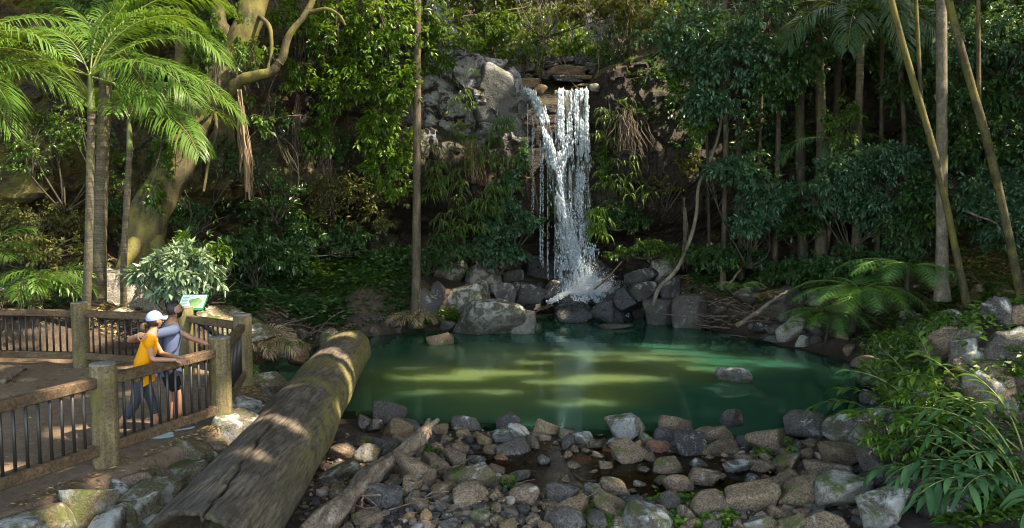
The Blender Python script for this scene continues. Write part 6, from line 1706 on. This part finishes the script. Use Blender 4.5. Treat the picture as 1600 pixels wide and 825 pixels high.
# --- tree fern on the right shore
def tree_fern(base, top, fronds, label, seed, leaf='fern', name='tree_fern', r=.09):
    rng = np.random.default_rng(seed); base = np.asarray(base,float); top = np.asarray(top,float)
    root = empty(name, tuple(base)); tag(root, label, 'fern')
    if r: trunk(root, [base, (base+top)/2, top], r, r*.8, 'bark_dark', seed, .3, off=base, bump=.3, n=30)
    for az, el, L, dr, lf in fronds:
        rv, (V, fs), = big_frond(top-base, R(az), R(el), L, R(dr), rng)
        f = MB().add(*rv).build('frond', MRACHIS, root); MB().add(V, fs, np.repeat(rng.random(len(V)//5),5)).build('leaflets', LEAF[lf], f, smooth_=False)
    return root
def big_frond(base, az, el, L, dr, rng, npin=16):
    t = np.linspace(0,1,16); h = np.array([math.cos(az), math.sin(az), 0]); ang = el - dr*t**1.2
    stp = np.cos(ang)[:,None]*h + np.sin(ang)[:,None]*np.array([0,0,1.]); P = np.vstack([[0,0,0], np.cumsum(stp[:-1]*L/15,0)]) + base
    rv = tube(P, np.linspace(.014,.003,16), 5, cap=False)
    PP=[];DD=[];NN=[];SS=[]
    for j in range(npin):
        s = .14+.85*j/(npin-1); x = s*15; i = min(14,int(x)); c = P[i]+(P[i+1]-P[i])*(x-i); T = norm(P[i+1]-P[i]); sd = norm(np.cross(T,[0,0,1.])); up = np.cross(sd,T)
        pl = L*.30*math.sin(math.pi*min(1,.18+.80*s))**.7
        for sg in (-1,1):
            d = norm(T*.55+sd*sg*.9 - up*.05+rng.normal(size=3)*.04); m = 13; u = np.linspace(.06,1,m)
            C = c + d*pl*u[:,None] - np.array([0,0,1])*(.22*pl*u**2)[:,None]; q = norm(np.cross(d, up))
            for s2 in (-1,1):
                PP.append(C); DD.append(np.repeat(norm(q*s2+d*.45)[None],m,0)); NN.append(np.repeat(up[None],m,0)+.1*rand_dir(m,rng)); SS.append(pl*.20*(1.08-u*.8))
    V,F = leaves(np.concatenate(PP), np.concatenate(DD), np.concatenate(NN), np.concatenate(SS), .42, .05, .1)
    return rv, (V, [F])
fb = on(1330, 520, -.4)
tree_fern(fb, at(1345, 452, fb[1]+.1), [(190,14,2.1,55,'fern'),(212,22,2.0,80,'fern'),(235,20,1.9,90,'fernlime'),(262,22,1.8,90,'fern'),(290,22,1.8,90,'fernlime'),(318,18,1.9,80,'fern'),(345,14,2.1,65,'fern'),(10,25,1.8,75,'fern'),(168,25,2.0,70,'fern'),(120,35,1.4,80,'fern'),(60,40,1.4,80,'fern')], 'large tree fern with spreading green fronds on the right shore', 1)
fb2 = hit(1290, 536)
tree_fern(fb2, at(1296, 492, fb2[1]), [(180,28,1.5,75,'fernlime'),(202,26,1.5,80,'fernlime'),(228,25,1.4,85,'fernlime'),(262,20,1.5,90,'fern'),(300,25,1.4,85,'fern'),(335,25,1.4,80,'fern'),(150,30,1.0,80,'fernlime'),(60,40,.9,80,'fern')], 'lower bright lime fern in front of the big tree fern', 2, r=.05)
fb3 = at(1415, 450, 20.8)
tree_fern(fb3-[0,0,.6], at(1420, 418, 20.8), [(180,24,2.0,60,'fern'),(200,25,2.0,70,'fern'),(228,24,1.9,80,'fern'),(268,20,1.6,85,'fern'),(300,20,1.7,85,'fern'),(340,20,1.8,75,'fern'),(10,20,1.5,75,'fern'),(150,30,1.4,75,'fern')], 'upper tree fern crown behind the large one on the right', 3, r=.08)
fb4 = on(1155, 462, .3)
tree_fern(fb4, fb4+[0,0,.25], [(a, 35, .9, 85, 'fern') for a in range(170,400,33)], 'small fern above the driftwood heap on the far shore', 4, r=0, name='small_fern')
fb5 = at(1190, 470, 23.6)
tree_fern(fb5-[0,0,.2], fb5, [(a, 50, 1.0, 90, 'straw') for a in range(180,400,30)], 'dead rusty brown fern on the far right bank', 5, r=0, name='dead_fern')
fb6 = at(445, 545, 17.6)
palm(fb6-[0,0,.3], fb6, 0, 0, [(a, 50, .55, 110, .22) for a in range(0,360,36)], 'little bright fern among dry fronds behind the fallen log', seed=21, leaf='palm', crownshaft=False, name='small_fern')
for i,(x,y,Y,lf,lb,L) in enumerate([(415,545,17.2,'straw','heap of pale dry fronds on the bank behind the railing corner',1.0),(400,530,17.9,'straw','second dry frond heap beside the pale upright stone',.9),(645,500,23.6,'straw','dry grey palm frond leaning on the slim tree foot',.9)]):
    p = at(x,y,Y); palm(p-[0,0,.1], p, 0, 0, [(a, 38+(a%5)*5, L, 95, .30) for a in range(10,360,40)], lb, seed=25+i, leaf=lf, crownshaft=False, name='dry_frond_heap')
for i,(x,y,Y) in enumerate([(378,560,14.4),(398,556,15.0),(420,575,14.8),(372,585,13.9),(430,590,14.0)]):
    p = at(x,y,Y); p[2] = gz(p[0],p[1]); palm(p, p+[0,0,.05], 0, 0, [(a, 60, .42, 120, .16) for a in range(0,360,45)], 'small grassy tuft on the bank between railing corner and log', seed=70+i, leaf='hang', crownshaft=False, name='grass_tuft', group='grassy tufts beside the log')

# --- ginger like broad leaf plants on the near right
def ginger(base, stems, label, seed, leaf='blue', ll=.36, lw=.2, k=13):
    rng = np.random.default_rng(seed); base = np.asarray(base,float); root = empty('ginger_plant', tuple(base)); tag(root, label, 'plant')
    for az, el, L, dr in stems:
        t = np.linspace(0,1,14); h = np.array([math.cos(R(az)), math.sin(R(az)), 0]); ang = R(el)-R(dr)*t**1.4
        stp = np.cos(ang)[:,None]*h+np.sin(ang)[:,None]*np.array([0,0,1.]); P = np.vstack([[0,0,0],np.cumsum(stp[:-1]*L/13,0)]) + rng.normal(size=3)*[.12,.12,0]
        st = MB().add(*tube(P, np.linspace(.013,.005,14), 6)).build('stem', MRACHIS, root)
        mb = MB()
        for j in range(k):
            s = .25+.75*j/(k-1); x = s*13; i = min(12,int(x)); c = P[i]+(P[i+1]-P[i])*(x-i); T = norm(P[i+1]-P[i]); sd = norm(np.cross(T,[0,0,1.]))*(1 if j%2 else -1)
            d = norm(T*.75+sd*.75+[0,0,.12]+rng.normal(size=3)*.1) if j<k-1 else T; up = norm(np.cross(np.cross(d,[0,0,1.]),d)); up = norm(up + rng.normal(size=3)*.2)
            l = ll*rng.uniform(.8,1.15)*(1 if .3<s<.95 else .75); u = np.linspace(0,1,9)[:,None]; Q = c+d*l*u*(1-.15*u)-np.array([0,0,1])*l*.38*u**2
            W = lw*l*.5*np.sin(np.pi*np.clip(u*.97+.03,0,1))**.75; X = norm(np.cross(d,up)); A=Q+X*W+up*W*.25; B=Q-X*W+up*W*.25
            V = np.vstack([A,Q,B]); q = np.arange(8)[:,None]; F = np.vstack([q+[0,1,10,9], q+[9,10,19,18]]); mb.add(V,F,rng.random())
        mb.build('leaves', LEAF[leaf], st)
    return root
p = hit(1392, 668); ginger(p, [(175,42,1.35,75),(160,60,1.2,80),(200,50,1.0,80),(100,70,1.1,60),(60,60,1.2,70),(20,55,1.2,75),(280,60,.8,90),(130,75,1.2,50),(190,30,1.2,50)], 'ginger plant with long leaves arching left over the pool corner', 1, 'mid', .34, .24)
p = hit(1455, 690); ginger(p, [(150,65,1.4,70),(110,75,1.3,60),(40,60,1.3,80),(170,50,1.1,80),(80,80,1.5,60),(10,50,1.2,80),(230,60,.9,90)], 'upright ginger plant right behind the dark sapling', 2, 'ginger', .3, .26)
p = hit(1478, 640); ginger(p, [(140,65,1.1,60),(90,75,1.1,50),(30,60,1,80),(190,60,1,80)], 'tall light green ginger shoot above the boulders of the right bank', 3, 'bright', .33, .24)
p = hit(1600, 790); ginger(p, [(175,50,1.5,90),(160,60,1.6,95),(195,45,1.5,85),(210,55,1.3,95),(140,65,1.5,80),(110,70,1.4,70),(230,50,1.2,90),(180,30,1.4,65),(165,72,1.7,80)], 'big ginger clump reaching in from the right edge', 4, 'ginger', .36, .2, 17)
p = hit(1545, 770); ginger(p, [(185,48,1.3,95),(205,50,1.2,95),(160,60,1.3,90),(235,55,1.0,95),(130,70,1.2,80),(270,50,1.0,100),(170,35,1.2,75)], 'drooping ginger clump over the dark boulders at the bottom right', 5, 'ginger', .34, .19, 16)
p = hit(1600, 700); ginger(p, [(180,55,1.3,80),(150,60,1.3,80),(200,60,1.2,80),(120,70,1.3,70),(170,40,1.3,60)], 'lighter ginger shoots at the right edge above the big clump', 6, 'mid', .38, .2)
p = hit(1575, 735); ginger(p, [(180,55,1.2,90),(150,62,1.2,85),(205,50,1.1,90),(125,70,1.2,80)], 'middle ginger clump between the right edge and the white crusted boulder', 7, 'ginger', .32, .2, 15)
p = hit(1505, 715); ginger(p, [(180,60,1.0,85),(140,65,1.1,80),(60,65,1.0,80)], 'small ginger clump just left of the big drooping ones', 8, 'mid', .28, .22, 13)
sp_ = hit(1424, 758)
plant('sapling', sp_, [tuple(sp_+d)+(.45,.4,.28) for d in ([0,0,.8],[-.4,.1,.75],[.35,.2,.85],[.1,.1,1.15],[-.2,0,.5])], 200, 6, .10, 'bright', 301, 'dark stemmed sapling with small light leaves among the ginger', 'sapling', r0=.026, nst=8, clump=5)
bush([(1440,520,14.6,.5,.4,.3),(1480,500,15,.5,.4,.25),(1400,540,14.2,.5,.4,.2)], (1450,560,14.6), 260, .10, 'mid', 302, 'small leaved shrub over the round lichen boulder')
bush([(1450,600,13.2,.6,.4,.25),(1400,575,13.6,.5,.4,.2),(1510,610,13,.5,.4,.25)], (1450,640,13.2), 260, .09, 'bright', 303, 'fine leaved light shrub above the ginger plants')
bush([(1580,500,14,.6,.5,.3),(1540,540,13.8,.5,.4,.3),(1600,560,13.4,.5,.4,.3)], (1575,600,14), 300, .10, 'mid', 304, 'shrub at the right edge between the boulders')
for i,(x,y,lb) in enumerate([(722,750,'small green plants left of the greenish block'),(790,765,'small green plants right of the greenish block'),(675,715,'tiny green seedling beside the driftwood'),(1185,715,'green sprout between the near right stones'),(1240,708,'green sprout behind the flat topped stone'),(430,525,'few green sprigs behind the railing corner'),(560,650,'little weed beside the log at the waterline'),(1360,680,'small weed on the stones at the pool corner'),(240,800,'little green weeds in a crack of the ledge rocks'),(870,770,'tiny weed among the dark pebbles')]):
    q = hit(x,y); plant('weed', q, [tuple(q+[0,0,.13])+(.17,.13,.10),tuple(q+[.1,0,.08])+(.12,.1,.06)], 40, 5, .055, 'bright', 310+i, lb, 'weed', r0=.006, nst=5, w=.7, clump=4)
bush([(690,395,26.6,1.2,.5,.5),(640,400,26.2,1,.5,.4)], (670,430,26.4), 420, .13, 'deep', 320, 'dark leaves under the cliff behind the slim trunk')
# sticks and driftwood heaps
rng = np.random.default_rng(66)
def heap(n, box_, label, group, L=(.6,1.6), r=.028, seedo=0, z=None):
    for i in range(n):
        px, py = rng.uniform(box_[0],box_[2]), rng.uniform(box_[1],box_[3]); p = hit(px,py)
        p[2] += rng.uniform(.05,.3); a = rng.normal()*.7 + (math.pi if rng.random()<.5 else 0); l = rng.uniform(*L)
        d = np.array([math.cos(a), math.sin(a), rng.uniform(-.1,.45)]); e = p+d*l; e[2] = max(e[2], gz(e[0],e[1])+.04)
        stick([p, (p+e)/2+rng.normal(size=3)*.06*l, e], r*rng.uniform(.5,1.4), r*.4, label, group, seed=i+seedo, n=14)
heap(46, (1090,480,1240,528), 'grey dead stick in the driftwood heap on the far right shore', 'sticks of the far right driftwood heap')
heap(40, (800,470,860,500), 'thin dead stick heaped between rock pile and waterfall', 'sticks heaped left of the waterfall foot', (.4,1.1), .018, 100)
heap(16, (380,505,520,545), 'dead stick on the bank behind the fallen log', 'sticks behind the fallen log', (.5,1.5), .03, 200)
heap(14, (560,740,900,820), 'thin stick lying on the near stones', 'thin sticks on the near shore', (.25,.7), .011, 300)
stick([at(1150,515,21.5)+[0,0,.1], at(1180,490,21.6), at(1210,468,21.8), at(1235,452,22)], .07, .03, 'long pale driftwood branch leaning up against the grey slab')
stick([on(560,825,-.68)+[0,0,.1], on(640,802,-.7)+[0,0,.12], on(705,780,-.75)+[0,0,.1]], .012, .007, 'long thin reddish stick in front of the driftwood trunk')
stick([on(636,785,-.7)+[0,0,.3], on(660,770,-.75)+[0,0,.2], on(684,742,-.8)+[0,0,.25]], .02, .012, 'short brown stick between the driftwood and the greenish block')
stick([on(570,780,-.72)+[0,0,.35], on(565,800,-.72)+[0,0,.05]], .02, .015, 'short reddish peg under the driftwood')
stick([on(5,600,0)+[0,0,.03], on(30,585,0)+[0,0,.06], on(40,578,0)+[0,0,.02]], .05, .02, 'pale knobbly tree root on the dirt path', name='tree_root', cat='root')
for a in (40, 100, 200, 300): pass
# floating leaves in puddle and pool edge
def floaters():
    rng = np.random.default_rng(55); n = 70; C = np.stack([pc[0]+rng.normal(size=n)*1.1, pc[1]+rng.normal(size=n)*.6, np.full(n,-.955)],1); a = rng.random(n)*6.28
    V,F = leaves(C, np.stack([np.cos(a),np.sin(a),a*0],1), np.tile([0,0,1.],(n,1)), rng.uniform(.04,.08,n), .5, .02, .02)
    tag(new_mesh('floating_leaves', V, F, mats=LEAF['lime'], rnd=leaf_rnd(n,rng), smooth_=False), 'yellow leaves floating on the brown puddle', 'leaves', kind='stuff')
floaters()

# ---------------------------------------------------------------- unseen canopy added to shade the scene, gaps cut along the sun rays
SUN_GAPS = [  # spot to be sunlit: picture x, y, depth, gap radius in metres
 (915,552,None,.70),(985,562,None,.4),(955,591,None,.62),(880,597,None,.4),(780,582,None,.62),(700,590,None,.5),(905,629,None,.36),(760,611,None,.36),(660,612,None,.3),(840,566,None,.36),(650,575,None,.28),
 (190,120,15.4,2.0),(120,40,15.4,1.6),(270,240,15.6,1.3),(90,170,15.4,1.4),(310,170,16,1.0),(20,130,14,1.0),(200,250,16,1.0),
 (330,515,17,.7),(70,440,17.6,1.5),(300,560,15,.8),(170,470,17,.9),(280,420,16.5,.9),
 (490,580,15.8,.38),(540,520,18,.35),(535,610,14.6,.28),(460,560,15.0,.2),
 (345,110,20.2,.9),(400,30,20.5,.9),(290,230,19.8,.6),(450,90,19.8,.7),(150,330,17,.6),
 (60,260,20,.8),(20,60,20,.6),(380,230,19.6,.4),
 (590,110,24.6,1.5),(560,40,24.4,1.2),(610,230,25.2,.9),(660,80,25.6,.8),(520,100,24.4,.7),
 (780,120,28,.6),(725,150,27.2,.5),(760,60,32,1.2),(870,50,34.5,1.8),(960,20,36,2),(800,20,38,2),(1000,40,33,1.2),
 (890,170,29.2,1.3),(850,190,29.2,.8),(895,260,29,1.2),(905,350,28.8,1.1),(920,440,28.5,1.0),
 (1150,70,24,.7),(1090,40,24.4,.6),(1560,40,21.5,1.0),(1180,270,25,.7),(1098,200,24.4,.3),
 (730,470,26,.8),(780,510,25,.5),(685,533,22.6,.35),(1150,585,18.2,.25),
 (1440,200,19.4,.5),(1520,130,18.2,.6),(1475,60,20.2,.8),(1420,100,19.4,.4),(1560,330,18.3,.3),
 (1300,470,19.8,.6),(1400,410,21.2,.7),(1350,440,20.5,.5),(1340,300,23,.3),(235,520,10.3,.28),(300,555,10.6,.3),(30,700,9,.25),(120,790,8,.3),(340,690,10.8,.25),
 (1310,790,10.2,.25),(1320,820,9.7,.2),(560,700,12,.3),(430,700,10.5,.25),
]
def canopy():
    rng = np.random.default_rng(8)
    zc0, zc1 = 19.0, 25.0; n = 115000
    C = np.stack([rng.uniform(-24,52,n), rng.uniform(-14,48,n), rng.uniform(zc0,zc1,n)],1)
    # noise threshold set so low that nearly every leaf stays
    nz = fbm(C*[.32,.32,.3], 91, 3)
    keep = nz > -.9
    for g in SUN_GAPS:
        t = on(g[0], g[1], WZ) if g[2] is None else at(g[0], g[1], g[2])
        w = C - t; al = w @ SUN; d = np.linalg.norm(w - al[:,None]*SUN, axis=1)
        if g[2] is None:                                  # gaps over the pool stretched to give long sun patches
            q = C - SUN*((C[:,2]-t[2])/SUN[2])[:,None] - t; d = np.hypot(q[:,0]/1.7, q[:,1]/.62)
        ragged = 1 + .35*vnoise(C*1.3, 3)
        keep &= d > (g[3]+.18)*ragged
    C = C[keep]; n = len(C)
    D = rand_dir(n, rng)*[1,1,.35]; N = norm(np.array([.35,-.1,1.])+.55*rand_dir(n, rng))
    V, F = leaves(C - norm(D)*.3, D, N, rng.uniform(.55,.9,n), .7)
    tag(new_mesh('shading_canopy', V, F, mats=LEAF['mid'], rnd=leaf_rnd(n, rng), smooth_=False), 'unseen canopy overhead shaped to shade the scene, with gaps cut for sun patches', 'canopy', kind='stuff')
canopy()
# the forest goes on up the right slope beyond the frame
for i,(x,y,lb) in enumerate([(13.5,11,'forest tree on the right slope nearest the path of the creek'),(16.5,15,'forest tree high on the right slope'),(12,7,'forest tree at the lower right beyond the ginger plants'),(18,19,'leafy tree at the back of the right slope'),(20,11,'leafy tree uphill on the far right')]):
    z = gz(x,y)
    tree('forest_tree', [(x,y,z-.4),(x+.2,y,z+5),(x-.2,y+.3,z+12),(x,y,TOP+2)], .17, .11, 'bark_brown', lb, 'trees of the right slope', seed=400+i, blobs=[(x,y,z+3.2,2.0,1.8,1.6),(x+1,y+.6,z+5.5,2.2,2,1.6),(x-.8,y,z+7.5,2,2,1.6)], tips=700, leaf=['deep','mid','blue'][i%3], size=.26, k=6, clump=9)
